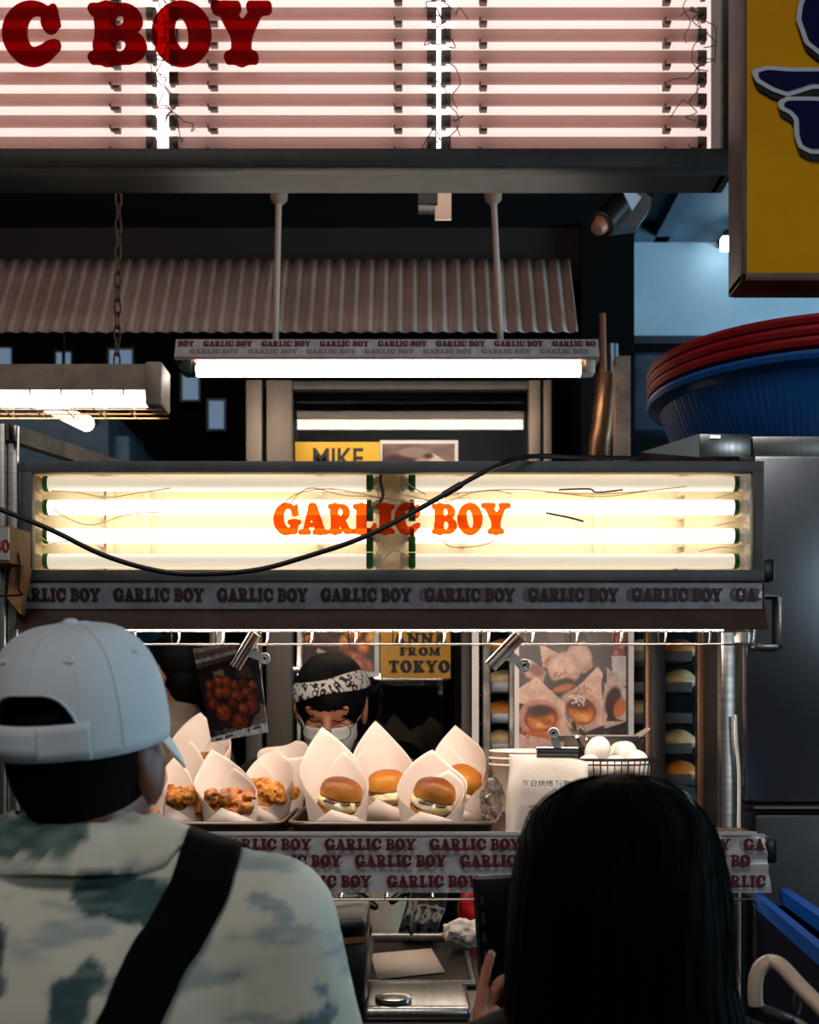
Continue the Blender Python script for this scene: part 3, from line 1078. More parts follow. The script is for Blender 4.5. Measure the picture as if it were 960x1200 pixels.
# lower pair
t = Thing('yellow_serif_poster', 'dull yellow poster with black serif capitals beside the worker', 'poster', P(487, 795, PD))
t.part('sheet', poster_board(446, 660, 528, 795), mat('ochre_poster', (222, 160, 36), .4, noise=(6, (204, 142, 28))))
b = B()
for s_, u0, u1, v0 in (('ANNA', 461, 524, 754.5), ('FROM', 468, 516, 768.5), ('TOKYO', 456, 528 - .5, 788.5)):
    q = P(u0, v0, PD - .0038); h = {'ANNA': 13, 'FROM': 10, 'TOKYO': 14.5}[s_]
    word(b, s_, Vector((q.x, PD - .0038, q.z)), (u1 - u0) * PD / F, h * PD / F, ext=0.0, step=2, track=.08)
t.part('printed_lettering', b, PBLK)
cv = Canvas(90, 124, (70, 30, 18)); rr = random.Random(5)
for k in range(38):
    cv.ball(rr.uniform(0, 90), rr.uniform(0, 124), rr.uniform(7, 13), rr.choice(((214, 96, 30), (176, 64, 22), (232, 128, 44), (120, 40, 20))))
cv.ell(22, 108, 26, 22, (64, 26, 20), .5, 5); cv.poly([(20, 96), (36, 104), (34, 109), (18, 100)], (226, 190, 170)); cv.ell(70, 112, 20, 9, (180, 96, 70), .5, 4)
cv.grain(40, .5, 2); cv.grain(14, .4, 4)
t = Thing('fried_food_poster', 'white-edged photo of orange fried food behind the worker\'s head', 'poster', P(396, 793, PD))
t.part('sheet', poster_board(349, 656, 444.5, 793), WHITEP)
t.part('printed_picture', painted(cv, P(354, 660, PD - .0036), P(439, 660, PD - .0036), P(439, 787, PD - .0036), P(354, 787, PD - .0036)), PRINT)

# flue and pillar bits behind the sign's corner
t = Thing('flue_pipe', 'sooty brown metal flue standing behind the lit sign', 'pipe', P(706, 540, 3.55))
b = B(); b.tube(catmull([P(701, 700, 3.55), P(702, 540, 3.55), P(706, 500, 3.55), P(711, 450, 3.55), P(712, 440, 3.55)], 6), [.034] * 13 + [.034, .034, .034, .034, .034, .034, .034, .034, .034, .034, .034, .034][:12], 18)
t.part('lower_pipe', b, mat('burnt_copper', (130, 92, 64), .35, .8, noise=(8, (48, 32, 22)), stretch=(1, 1, .5)))
b = B(); b.cyl(P(707, 446, 3.55), P(706, 368, 3.55), .012, .010); t.part('thin_pipe', b, mat('copper_pipe', (140, 92, 66), .5, .6))
b = B(); b.cyl(P(719, 445, 3.58), P(718, 404, 3.58), .017); b.ring(P(719, 444, 3.58), .018, .004, (0, 0, 1)); t.part('bright_pipe', b, mat('zinc_pipe', (150, 170, 186), .3, .9))
b = B(); b.bb(P(690, 0, 3.55).x, P(722, 0, 3.55).x, 3.5, 3.6, 0, P(0, 690, 3.55).z, .01); t.part('base_box', b, DARK)
b = B(); b.bb(P(722, 0, 3.42).x, P(739, 0, 3.42).x, 3.42, 3.47, 0, P(0, 417, 3.42).z)
single('tile_post', b, mat('flaking_tan_paint', (172, 140, 118), .7, noise=(22, (130, 98, 80))), 'tan flaking post beside the sooty flue', 'post')
t = Thing('roller_shutter_box', 'blue-grey metal box under the pale blue wall', 'box', P(790, 515, 4.3))
b = B(); b.pbox(740, 410, 960, 505, 4.3, 4.7, .02); t.part('body', b, mat('blue_steel', (96, 118, 140), .35, .7, noise=(3, (70, 90, 110))))
b = B(); b.pbox(740, 505, 990, 900, 4.4, 4.6); t.part('support', b, DARK)
b = B(); b.pbox(740, 402, 960, 410, 4.28, 4.72, .004); t.part('top_edge', b, DARK)

# ------------------------------------------------------------------ big fridge and what stands on it
FD = 2.22
FG = Thing('upright_fridge', 'big stainless steel upright fridge beside the stall', 'fridge', (P(1050, 0, FD).x, FD + .35, 0))
fx0, fx1 = P(871, 0, FD).x, 1.42
fz = P(0, 531, FD).z
b = B(); b.bb(fx0, fx1, FD + .03, FD + .30, .08, fz, .004); FG.part('body', b, mat('fridge_side', (40, 40, 42), .5, .3))
zs = P(0, 944, FD).z
BRUSH = mat('brushed_fridge_door', (190, 194, 200), 0.24, 1.0, noise=(3, (150, 154, 160)), bump=(2.2, .10, .02), stretch=(1, 1, .6))
b = B(); b.bb(fx0 + .004, fx1, FD, FD + .03, zs + .006, fz - .004, .006)
FG.part('upper_door', b, BRUSH)
b = B(); b.bb(fx0 + .022, fx1, FD, FD + .03, .1, zs - .016, .008); FG.part('lower_door', b, mat('darkened_lower_door', (92, 94, 98), .4, 1.0, noise=(3, (70, 72, 76))))  # door steel darkened to paint in its weaker reflections
b = B(); b.bb(fx0 + .02, fx1, FD - .004, FD + .004, zs - .006, zs - .001); FG.part('door_trim', b, CHROME)
h0, h1 = P(893, 698, FD), P(913, 761, FD)
b = B(); b.bb(h1.x - .009, h1.x, FD - .022, FD + .004, h1.z, h0.z, .002); b.bb(h0.x - .02, h1.x, FD - .022, FD + .004, h1.z, h1.z + .009, .002); b.bb(h0.x - .02, h1.x, FD - .022, FD + .004, h0.z - .005, h0.z, .002)
FG.part('handle_frame', b, STEEL)
b = B(); b.bb(h0.x - .02, h1.x - .008, FD - .004, FD + .002, h1.z + .008, h0.z - .004); FG.part('handle_recess', b, BLACK)
b = B()
for (x, y) in ((fx0 + .1, FD + .1), (fx1 - .1, FD + .1), (fx0 + .1, FD + .24), (fx1 - .1, FD + .24)):
    b.cyl((x, y, 0), (x, y, .09), .025)
FG.part('feet', b, BLACK)
# hood box on the fridge
b = B(); tx0 = P(820, 0, 2.26).x
zt0, zt1 = fz + .001, P(0, 508, 2.26).z
b.prism([(P(752, 0, 2.26).x, 2.27, fz + .012), (tx0, 2.26, zt1), (tx0, 2.26, zt0)], (0, .3, 0))
b.bb(tx0, P(881, 0, 2.26).x, 2.26, 2.7, zt0, zt1, .003)
t = Thing('steel_duct', 'folded steel duct box with one sloping end on the fridge top', 'duct', (P(840, 0, 2.4).x, 2.45, fz))
t.part('body', b, STEEL_H)
b = B(); b.box(P(838, 512, 2.258), (.02, .003, .006)); t.part('bent_tab', b, CHROME)
b = B(); b.bb(P(882, 0, 2.27).x, 1.3, 2.27, 2.72, zt0, zt1 - .002, .004)
single('steel_box', b, STEEL_H, 'plain shiny steel box on the fridge under the stacked baskets', 'box')
b = B(); b.pbox(866, 533, 886, 541, 2.2, 2.26, .003)
single('steel_bracket', b, DULL, 'small dark steel bracket at the front corner of the fridge top', 'bracket')

# baskets : blue one under nested red ones
bc = Vector((P(985, 0, 2.55).x, 2.55 + .14, zt1))
RB = .375
def basket_profile(dz, th=.004):
    p = [(.26, 0), (.285, .02), (.325, .10), (.348, .155), (RB - .012, .163), (RB, .166), (RB + .004, .175), (RB, .183), (RB - .016, .184), (.34, .17), (.315, .10), (.272, .02), (.25, .01)]
    return [(r, z + dz) for r, z in p]
BLUE = mat('blue_basket_plastic', (10, 96, 176), .38, noise=(4, (8, 84, 160)))
REDP = mat('red_basket_plastic', (168, 14, 26), .38, noise=(4, (150, 10, 22)))
def ribs(a, z):
    return 1 + (.006 if (math.sin(a * 150) > 0 and .02 < z - bc_dz[0] < .15) else 0)
bc_dz = [0]
b = B(); b.lathe(basket_profile(0), bc, 600, mod=ribs)
single('plastic_basket', b, BLUE, 'big round blue ribbed basket at the bottom of the basket stack', 'basket', 'stacked round baskets')
for k, lab in enumerate(('red round basket nested directly in the blue one', 'middle red round basket of the nested stack', 'red round basket at the very top of the stack')):
    dz = .026 + .022 * k
    b = B(); b.lathe([(r - .004 * (k + 1) if i < 3 else r, z) for i, (r, z) in enumerate(basket_profile(dz))], bc, 120)
    single('plastic_basket', b, REDP, lab, 'basket', 'stacked round baskets')

# blue tub and cream rail in the low corner
t = Thing('blue_bin', 'tall dark blue plastic bin with a double rim below the stall end', 'bin', (.62, 1.72, 0))
a, e = P(883, 1047, 2.0), P(972, 1122, 1.5)
NB = mat('deep_blue_plastic', (8, 74, 158), .45, spec=.2)
w = Vector((.050, 0, 0))
b = B(); b.prism([a, e, e + w * .28 , a + w * .28], (0, 0, -.022)); t.part('inner_rim', b, NB)
b = B(); a2, e2 = a + w * .85 + Vector((0, 0, .008)), e + w * 1.0 + Vector((0, 0, .008)); b.prism([a2, e2, e2 + w * .35, a2 + w * .35], (0, 0, -.022)); t.part('outer_rim', b, NB)
b = B()
b.prism([Vector((a.x + .006, a.y, a.z - .02)), Vector((e.x + .006, e.y, e.z - .02)), Vector((e.x + .006, e.y, 0.02)), Vector((a.x + .006, a.y, .02))], (.004, 0, 0))
b.prism([Vector((a.x + .01, a.y, a.z - .05)), Vector((e.x + .01, e.y, e.z - .05)), Vector((e.x + .07, e.y, e.z - .05)), Vector((a.x + .07, a.y, a.z - .05))], (0, 0, -.004))
b.bb(a.x + .006, a.x + .075, a.y - .004, a.y, .02, a.z - .02); b.bb(e.x + .006, e.x + .08, e.y, e.y + .004, .02, e.z - .02)
b.prism([Vector((a.x + .06, a.y, a.z - .012)), Vector((e.x + .066, e.y, e.z - .012)), Vector((e.x + .066, e.y, 0.0)), Vector((a.x + .06, a.y, .0))], (.004, 0, 0))
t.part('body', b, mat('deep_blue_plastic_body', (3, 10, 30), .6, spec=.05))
t = Thing('cart_rail', 'cream bent tube rail of a trolley in front of the blue bin', 'rail', P(910, 1200, 1.42))
d = 1.40
b = B(); pts = catmull([P(886, 1178, d), P(885, 1160, d), P(887, 1143, d), P(894, 1131, d), P(905, 1127, d), P(918, 1134, d - .02), P(940, 1158, d - .06), P(972, 1190, d - .12), P(1010, 1230, d - .2)], 5)
b.tube(pts, .0088, 12)
e = pts[-1]; b.tube(catmull([e, e + Vector((.02, -.02, -.06)), e + Vector((.02, -.02, -.5)), Vector((e.x + .02, e.y - .02, 0))], 4), .0088, 10)
t.part('bent_tube', b, mat('cream_enamel_tube', (196, 172, 152), .4))
b = B(); b.tube(catmull([P(886, 1172, d), P(892, 1182, d), P(912, 1190, d), P(935, 1200, d), P(960, 1218, d - .1)], 5), .007, 10)
q = P(960, 1218, d - .1); b.cyl(q, (q.x, q.y, 0), .008); t.part('lower_tube', b, mat('dark_tube', (44, 42, 40), .5))
b = B(); c = P(935, 1175, d - .06); b.tube([c + Vector((math.cos(k * .393) * .004, 0, math.sin(k * .393) * .013)) for k in range(16)], .0011, 6, closed=True); t.part('wire_loop', b, WIRE)

# ------------------------------------------------------------------ the stall frame
t = Thing('market_stall', 'bare steel post frame carrying the counter, sign and hood', 'frame', (0, 2.3, 0))
b = B(); b.bb(P(-4, 0, 1.98).x, P(7, 0, 1.98).x, 1.975, 2.015, 0, P(0, 497, 1.98).z, .002); b.bb(P(7.5, 0, 1.98).x, P(19, 0, 1.98).x, 1.985, 2.0, 0, P(0, 497, 1.98).z, .002)
t.part('post', b, STEEL)
b = B(); b.bb(P(843, 0, 2.15).x, P(860, 0, 2.15).x, 2.135, 2.165, 0, P(0, 600, 2.15).z, .003); t.part('post', b, STEEL)
a, e = P(13, 506, 1.98), P(262, 588, 2.72)
b = B(); b.prism([a + Vector((0, 0, .014)), e + Vector((0, 0, .014)), e - Vector((0, 0, .014)), a - Vector((0, 0, .014))], (-.02, 0, 0)); t.part('top_beam', b, mat('weathered_beam', (150, 122, 98), .5, .3, noise=(20, (96, 70, 52))))
b = B(); b.pbox(10, 497, 16, 516, 1.968, 1.985, .002); t.part('corner_bracket', b, BLACK)
b = B(); b.bb(e.x - .03, e.x, 2.70, 2.74, 0, e.z + .014, .003); t.part('post', b, STEEL)
b = B(); q = P(868, 740, 2.13); b.bb(-.64, .58, 2.125, 2.145, P(0, 712, 2.13).z, P(0, 690, 2.13).z); t.part('cross_beam', b, DULL)
b = B(); b.tube(catmull([P(862, 838, 2.12), P(863, 870, 2.12), P(866, 905, 2.12), P(866, 965, 2.12)], 6), .0032, 8); q = P(866, 965, 2.12); b.cyl(q, (q.x, q.y, .0), .0032)
single('white_cable', b, WHITEP, 'thin white cable running down the bare steel post', 'cable')

# lit sign on the stall
SD = 2.0
LS = Thing('stall_lightbox_sign', 'long lit sign box over the counter with orange-red letters on tubes', 'sign', P(460, 681, SD + .06))
x0, x1 = P(24, 0, SD).x, P(896, 0, SD).x
zt, zb = P(0, 540, SD).z, P(0, 681, SD).z
ft = 13.5 * SD / F
b = B()
b.bb(x0, x1, SD, SD + .02, zt - ft, zt, .002); b.bb(x0, x1, SD, SD + .02, zb, zb + ft, .002)
b.bb(x0, x0 + ft, SD + .0005, SD + .02, zb, zt, .002); b.bb(x1 - ft, x1, SD + .0005, SD + .02, zb, zt, .002)
LS.part('frame', b, FRAME)
b = B(); t_ = .006
b.bb(x0 + .001, x1 - .001, SD + .1, SD + .106, zb, zt)
b.bb(x0 + .001, x1 - .001, SD + .015, SD + .105, zt - t_, zt - .0005); b.bb(x0 + .001, x1 - .001, SD + .015, SD + .105, zb + .0005, zb + t_)
b.bb(x0 + .001, x0 + t_, SD + .015, SD + .105, zb, zt); b.bb(x1 - t_, x1 - .001, SD + .015, SD + .105, zb, zt)
LS.part('case', b, CREAM)
b = B(); b.bb(x0 + ft - .002, x1 - ft + .002, SD + .006, SD + .009, zb + ft - .002, zt - ft + .002); LS.part('acrylic_pane', b, ACRYL)
LIT = glow('sign_tube_lit', (1.0, .89, .72), 2.5)
DIM = glow('sign_tube_dim', (1.0, .90, .75), .62)
dT = SD + .062
for row, yy in enumerate((563, 591, 625, 655)):
    for (tx0, tx1) in ((46, 434), (481, 870)):
        a, e = P(tx0, yy, SD + .03), P(tx1, yy, SD + .03)
        b = B(); b.cyl((a.x, dT, a.z), (e.x, dT, e.z), .0128, seg=20)
        tb = LS.part('fluorescent_tube', b, LIT if row in (1, 2) else DIM)
        for px, s_ in ((a.x, 1), (e.x, -1)):
            c = B(); c.cyl((px - s_ * .001, dT, a.z), (px + s_ * .007, dT, a.z), .0136, seg=20)
            LS.part('end_cap', c, GREEN, tb)
            c = B(); c.cyl((px - s_ * .012, dT, a.z), (px - s_ * .002, dT, a.z), .010, seg=14); c.bb(px - s_ * .018, px - s_ * .008, dT - .004, SD + .1, a.z - .013, a.z + .013, .002)
            LS.part('tube_socket', c, CREAM if abs(px - a.x) < .3 and tx0 < 100 and s_ > 0 or s_ < 0 and tx1 > 800 else WHITEP, tb)
        for fr in (.16, .84):
            c = B(); hx = a.x + (e.x - a.x) * fr
            c.bb(hx - .005, hx + .005, dT + .006, SD + .1, a.z - .016, a.z + .016, .001); LS.part('tube_clip', c, WHITEP, tb)
# green blocks at the inner ends
for yy in (563, 655, 600, 636):
    for px in (433, 483):
        c = B(); q = P(px, yy, SD + .03); c.bb(q.x - .006, q.x + .006, dT - .016, dT - .012, q.z - .013, q.z + .013, .001)
        LS.part('starter_block', c, GREEN)
b = B()
for x in (129, 172, 700, 806):
    q = P(x, 600, SD + .09); b.bb(q.x - .006, q.x + .006, SD + .088, SD + .1, zb + .02, zt - .02)
LS.part('mounting_strip', b, CREAM)
WW = mat('white_wire_insulation', (244, 228, 206), .5, transl=.55)
b = B(); rr = random.Random(11)
wires = [[(330, 592), (350, 578), (385, 573), (420, 578), (450, 584), (490, 588), (540, 578), (580, 575), (600, 579)],
         [(340, 590), (362, 572), (400, 580), (430, 582), (470, 586)], [(60, 575), (90, 577), (125, 583), (160, 578), (200, 572)], [(62, 597), (85, 610), (110, 615), (150, 603), (190, 600)],
         [(46, 628), (60, 636), (80, 634)], [(440, 566), (446, 590), (447, 620), (446, 640), (438, 654)], [(462, 560), (470, 553), (480, 568), (500, 580)], [(475, 580), (520, 588), (560, 576), (620, 574), (700, 582), (760, 575)],
         [(450, 655), (462, 645), (480, 652)], [(640, 577), (700, 579), (750, 576), (805, 570)], [(838, 584), (866, 577), (876, 580)], [(838, 616), (866, 611), (878, 614)], [(820, 646), (850, 641), (874, 646)], [(520, 634), (530, 641), (560, 640), (580, 634)]]
for wv in wires:
    b.tube(catmull([P(u, v, SD + .035) for u, v in wv], 5), .0010, 6)
LS.part('wiring', b, WW)
b = B()
b.tube(catmull([P(447, 553, SD + .03), P(446, 565, SD + .03), P(449, 580, SD + .03), P(445, 590, SD + .03)], 5), .003, 8)
b.tube(catmull([P(655, 574, SD + .03), P(690, 573, SD + .03), P(700, 577, SD + .03), P(730, 574, SD + .03)], 5), .0015, 6)
b.tube(catmull([P(640, 601, SD + .03), P(665, 606, SD + .03), P(684, 611, SD + .03)], 5), .0018, 6)
LS.part('dark_wiring', b, mat('brown_wire', (88, 52, 34), .5))
RED_L = clear_mat('orange_red_acrylic', (255, 92, 10), gloss=.05, rough=.2, body=(226, 24, 12), body_f=.34)
def small_letter(ch, px0, px1, py0=588.5, py1=627):
    g, w = glyph(ch, 0.0, 0.0, 1)
    bb_ = B(); a = P(px0, py1, SD); e = P(px1, py0, SD)
    xs = [p[0] for p in g[0]]; ys = [p[1] for p in g[0]]
    sx = (e.x - a.x) / (max(xs) - min(xs)); sz = (e.z - a.z) / (max(ys) - min(ys))
    put(bb_, ([(p[0] - min(xs), p[1] - min(ys), p[2]) for p in g[0]], g[1]), Vector((a.x, SD + .004, a.z)), UX, UZ, UN, sx, sz)
    LS.part('letter', bb_, RED_L)
for ch, a_, e_ in (('G', 320, 353), ('A', 349, 385), ('R', 384, 416), ('L', 413, 442), ('I', 440, 463), ('C', 462, 493), ('B', 506, 536), ('O', 536, 566), ('Y', 564, 599)):
    small_letter(ch, a_, e_)
b = B(); b.pbox(889, 654, 909, 681, 2.03, 2.06, .006); LS.part('switch_box', b, BLACK)
b = B(); b.bb(x0 + .1, x0 + .13, SD + .1, 2.145, zb - .04, zb + .04); b.bb(x1 - .13, x1 - .1, SD + .1, 2.145, zb - .04, zb + .04); LS.part('support_bracket', b, DULL)
CAB = catmull([P(-40, 583, 1.93), P(0, 597, 1.93), P(60, 621, 1.93), P(120, 650, 1.93), P(180, 668, 1.93), P(230, 673, 1.93), P(300, 668, 1.93), P(360, 652, 1.93), P(420, 632, 1.93), P(470, 608, 1.94), P(520, 580, 1.95), P(560, 557, 1.96), P(600, 539, 1.98), P(630, 534.5, 2.0), P(680, 536, 2.05), P(745, 537, 2.09)], 6)
b = B(); b.tube(CAB, .0042, 10)
t = Thing('power_cable', 'thick black cable sagging across the front of the stall sign', 'cable', CAB[40])
t.part('cord', b, RUBBER)
b = B(); b.tube(CAB[60:64], .0058, 10); t.part('tape_wrap', b, BLACK); b = B(); b.tube(CAB[70:73], .0056, 10); t.part('tape_wrap', b, BLACK)

# hood below the sign : tape strip, sloping lip, tube lamp
t = Thing('counter_hood', 'brown metal hood under the stall sign faced with a shade-greyed printed tape', 'hood', P(460, 738, 2.05))
hz0, hz1, hz2 = P(0, 682, SD).z, P(0, 714, SD).z, P(0, 738, 1.945).z
b = B(); hx0, hx1 = P(22, 0, SD).x, P(897, 0, SD).x
b.bb(hx0, hx1, SD, SD + .125, hz1, zb - .0005, .002)
t.part('fascia', b, FRAME_D)
b = B(); lx0, lx1 = P(16, 0, 1.945).x, P(901, 0, 1.945).x
top0, top1, bot1, bot0 = Vector((hx0, SD, hz1)), Vector((hx1, SD, hz1)), Vector((lx1, 1.945, hz2)), Vector((lx0, 1.945, hz2))
for s_ in (0, .003):
    pass
b.prism([top0, top1, bot1, bot0], (0, .004, .001)); t.part('sloping_lip', b, mat('brown_hood_metal', (84, 60, 50), .5, .2, noise=(9, (66, 47, 40))))
bt = B(); z0, z1 = P(0, 713.5, SD - .002).z, P(0, 683.5, SD - .002).z
ex = P(893, 0, SD).x
def tape_fn(u, v):
    x = hx0 + .002 + (ex - hx0 - .002) * u
    return Vector((x, SD - .0022 - .0006 * mnoise.noise(Vector((x * 14, v * 2, 3))), z0 + (z1 - z0) * v))
bt.grid(tape_fn, 160, 6)
tp = t.part('printed_tape', bt, mat('shaded_pearl_tape', (150, 150, 156), .3, noise=(40, (128, 128, 134)), bump=(18, .5, .003), coat=.4))  # pearl tape greyed to paint in its dim front light
bw = B()
for k in range(8):
    px = 133 - 121 + 121.3 * k
    clip = lambda v: hx0 + .003 < v.x < ex + .002
    word(bw, 'GARLIC BOY', Vector((P(px, 0, SD).x, SD - .0042, P(0, 705, SD).z)), 106 * SD / F, 15.5 * SD / F, ext=0.0, step=3, clip=clip)
    if k > 3:
        bs = B(); word(bs, 'GARLIC BOY', Vector((P(px - 6, 0, SD).x, SD - .0036, P(0, 704, SD).z)), 104 * SD / F, 14.5 * SD / F, ext=0.0, step=3, clip=clip); t.part('faded_lettering', bs, mat('faint_print', (104, 84, 92), .6), tp)
t.part('printed_lettering', bw, INK_SHADED, tp)
HT = glow('counter_tube_lit', (1.0, .86, .72), 45)
b = B(); zz = P(0, 732, 2.06).z; a, e = P(110, 0, 2.06).x, P(848, 0, 2.06).x
b.cyl((a, 2.06, zz), (e, 2.06, zz), .0125, seg=18); tb = t.part('fluorescent_tube', b, HT)
c = B(); c.cyl((e - .002, 2.06, zz), (e + .02, 2.06, zz), .0135); c.cyl((a + .002, 2.06, zz), (a - .02, 2.06, zz), .0135); t.part('end_cap', c, mat('dark_green_cap', (18, 44, 30), .5), tb)
c = B(); q = P(870, 745, 2.06); c.lathe([(.013, -.012), (.014, 0), (.01, .014), (.004, .02)], q, 16); c.cyl(q, q + Vector((0, 0, .03)), .004); t.part('lamp_holder', c, WHITEP)

# wire rail under the hood with loops
t = Thing('wire_rail', 'bright wire rail with hanging loops along the hood edge', 'rail', P(520, 756, 2.0))
b = B(); za, zb2 = P(0, 739.5, 2.0).z, P(0, 755.5, 2.0).z
xa, xb = P(80, 0, 2.0).x, P(888, 0, 2.0).x
b.cyl((xa, 2.0, zb2), (xb, 2.0, zb2), .0016, seg=8); t.part('rail_wire', b, WIRE)
b = B(); b.cyl((xa, 2.002, za), (xb, 2.002, za), .0013, seg=8); t.part('upper_wire', b, WIRE)
for k in range(16):
    x = P(97.3 + 51.9 * k, 0, 2.0).x
    if x > xb: break
    b = B(); b.cyl((x, 2.0, zb2), (x, 2.0, za + .02), .0014, seg=6)
    b.tube(catmull([(x + .0125, 2.002, za + .003), (x + .0125, 2.002, za - .004), (x + .0118, 2.003, zb2 + .006), (x + .0085, 2.004, zb2 + .0012), (x + .004, 2.003, zb2 + .0012), (x + .001, 2.002, zb2 + .002)], 4), .0017, 7)
    t.part('wire_loop', b, WIRE)
b = B()
for k in (0, 5, 10, 15):
    x = P(97.3 + 51.9 * k, 0, 2.0).x
    b.cyl((x, 2.002, za), (x, 2.004, hz1 + .004), .0014, seg=6)
t.part('hanger', b, WIRE)

# tape-faced cardboard on the post
t = Thing('taped_carton', 'small cardboard carton with red-printed tape on the stall post', 'carton', P(12, 700, 1.93))
b = B(); a = P(-20, 0, 1.9).x; e = P(11, 0, 1.9).x; f_ = P(33, 0, 1.96).x
zt_, zb_ = P(0, 620, 1.93).z, P(0, 662, 1.93).z
b.prism([Vector((a, 1.9, zb_)), Vector((e, 1.9, zb_)), Vector((f_, 1.96, zb_)), Vector((f_, 1.972, zb_)), Vector((a, 1.972, zb_))], (0, 0, zt_ - zb_)); t.part('box_body', b, CARD)
b = B(); b.bb(a, e, 1.897, 1.8995, zb_ + .004, zt_ - .002); tp = t.part('tape_strip', b, TAPE)
b = B(); word(b, 'BO', Vector((P(-6, 0, 1.9).x, 1.8965, P(0, 648, 1.9).z)), 18 * 1.9 / F, 15 * 1.9 / F, ext=0); t.part('printed_lettering', b, mat('red_print', (150, 22, 26), .5), tp)
b = B(); b.prism([P(13, 662, 1.94), P(33, 664, 1.94), P(24, 720, 1.94), P(8, 700, 1.94)], (0, .02, 0)); t.part('loose_flap', b, mat('cardboard_flap', (186, 128, 78), .75))
t = Thing('thin_cord', 'thin dark cord hanging by the taped carton', 'cord', P(22, 700, 1.92))
b = B(); b.tube(catmull([P(20, 645, 1.93), P(23, 660, 1.925), P(22, 690, 1.925), P(24, 697, 1.925), P(-20, 699, 1.925)], 6), .0018, 7); t.part('cord', b, RUBBER)
# ------------------------------------------------------------------ serving shelf
SZ = P(0, 981, 2.02).z                     # top of the serving shelf
t = Thing('serving_shelf', 'serving shelf fronted by a white plastic sheet with three rows of maroon print', 'shelf', (0, 2.2, SZ - .1))
b = B(); b.bb(-.645, .555, 2.02, 2.52, SZ - .022, SZ, .002); b.bb(.5, P(889, 0, 2.0).x, 2.012, 2.10, SZ - .02, P(0, 967, 2.1).z - .004, .002)
t.part('board', b, mat('brown_shelf', (96, 68, 50), .5, noise=(8, (70, 50, 38))))
z0, z1 = P(0, 1046, 1.995).z, P(0, 977, 1.995).z
lx, rx = P(8, 0, 1.995).x, P(897, 0, 1.995).x
def sheet(u, v):
    x = lx + (rx - lx) * u
    if u > .93:
        x += .010 * (1 - v) * (u - .93) / .07 - .006 * max(0, mnoise.noise(Vector((v * 7, 3, 1)))) * (u - .93) / .07
    wr = .003 if u < .88 else .009
    return Vector((x, 1.9985 - wr * abs(mnoise.noise(Vector((x * 11, v * 3.5, 5)))) - (.004 * (1 - v)), z0 + (z1 - z0) * v))
b = B(); b.grid(sheet, 220, 16)
tp = t.part('plastic_sheet', b, TAPE)
rows = [(258, 122.5, 996, 13.5), (170.5, 122.7, 1015.5, 14), (328, 125.5, 1039.5, 14)]
bw = B()
for (st, pitch, base, h) in rows:
    for k in range(-3, 7):
        px = st + pitch * k
        x0_ = P(px, 0, 1.99).x
        if px < 2:
            continue
        end = 899 if base > 1020 else 896 if base < 1000 else 889
        word(bw, 'GARLIC BOY', Vector((x0_, 1.9855, P(0, base, 1.99).z)), 107 * 1.99 / F, h * 1.99 / F, ext=0.0, step=3, clip=lambda v: v.x < P(end, 0, 1.99).x)
t.part('printed_lettering', bw, INK, tp)
b = B(); b.bb(lx + .06, P(888, 0, 1.99).x, 1.993, 1.996, P(0, 979, 1.99).z, P(0, 975, 1.99).z); t.part('fold_strip', b, mat('milky_fold', (214, 208, 206), .3), tp)

b = B(); b.cyl((-.45, 2.40, SZ - .045), (.42, 2.40, SZ - .045), .013); t.part('added_shelf_tube', b, glow('added_shelf_tube', (1, .86, .70), 9))  # unseen tube and holder added to brighten the worktop below
b = B(); b.bb(-.47, .44, 2.385, 2.415, SZ - .032, SZ - .0215); t.part('added_tube_holder', b, WHITEP)
t = Thing('wire_grid_shelf', 'wire grid under the printed plastic sheet of the serving shelf', 'grid', (0, 2.1, P(0, 1060, 2.0).z))
b = B(); zz = P(0, 1054, 2.0).z
for yy in (2.0, 2.16, 2.32):
    b.cyl((-.64, yy, zz), (P(893, 0, 2.0).x, yy, zz), .0022, seg=8)
t.part('long_wire', b, WIRE)
for k in range(14):
    x = P(72 + 54.2 * k, 0, 2.0).x
    b = B(); b.tube([(x + .004, 2.0, zz + .004), (x, 1.999, zz + .001), (x, 2.0, SZ - .03)], .0014, 6); b.cyl((x + .003, 2.0, zz + .002), (x + .003, 2.34, zz + .002), .0014, seg=6)
    t.part('cross_wire', b, WIRE)
b = B(); b.bb(P(890, 0, 2.0).x - .004, P(893, 0, 2.0).x, 2.0, 2.3, zz - .002, SZ - .02); b.bb(-.644, -.64, 2.0, 2.3, zz - .002, SZ - .02); t.part('end_bracket', b, DULL)
b = B(); b.pbox(895, 983, 912, 1012, 2.03, 2.12, .006); single('black_socket', b, BLACK, 'black ribbed socket at the torn end of the printed sheet', 'socket')

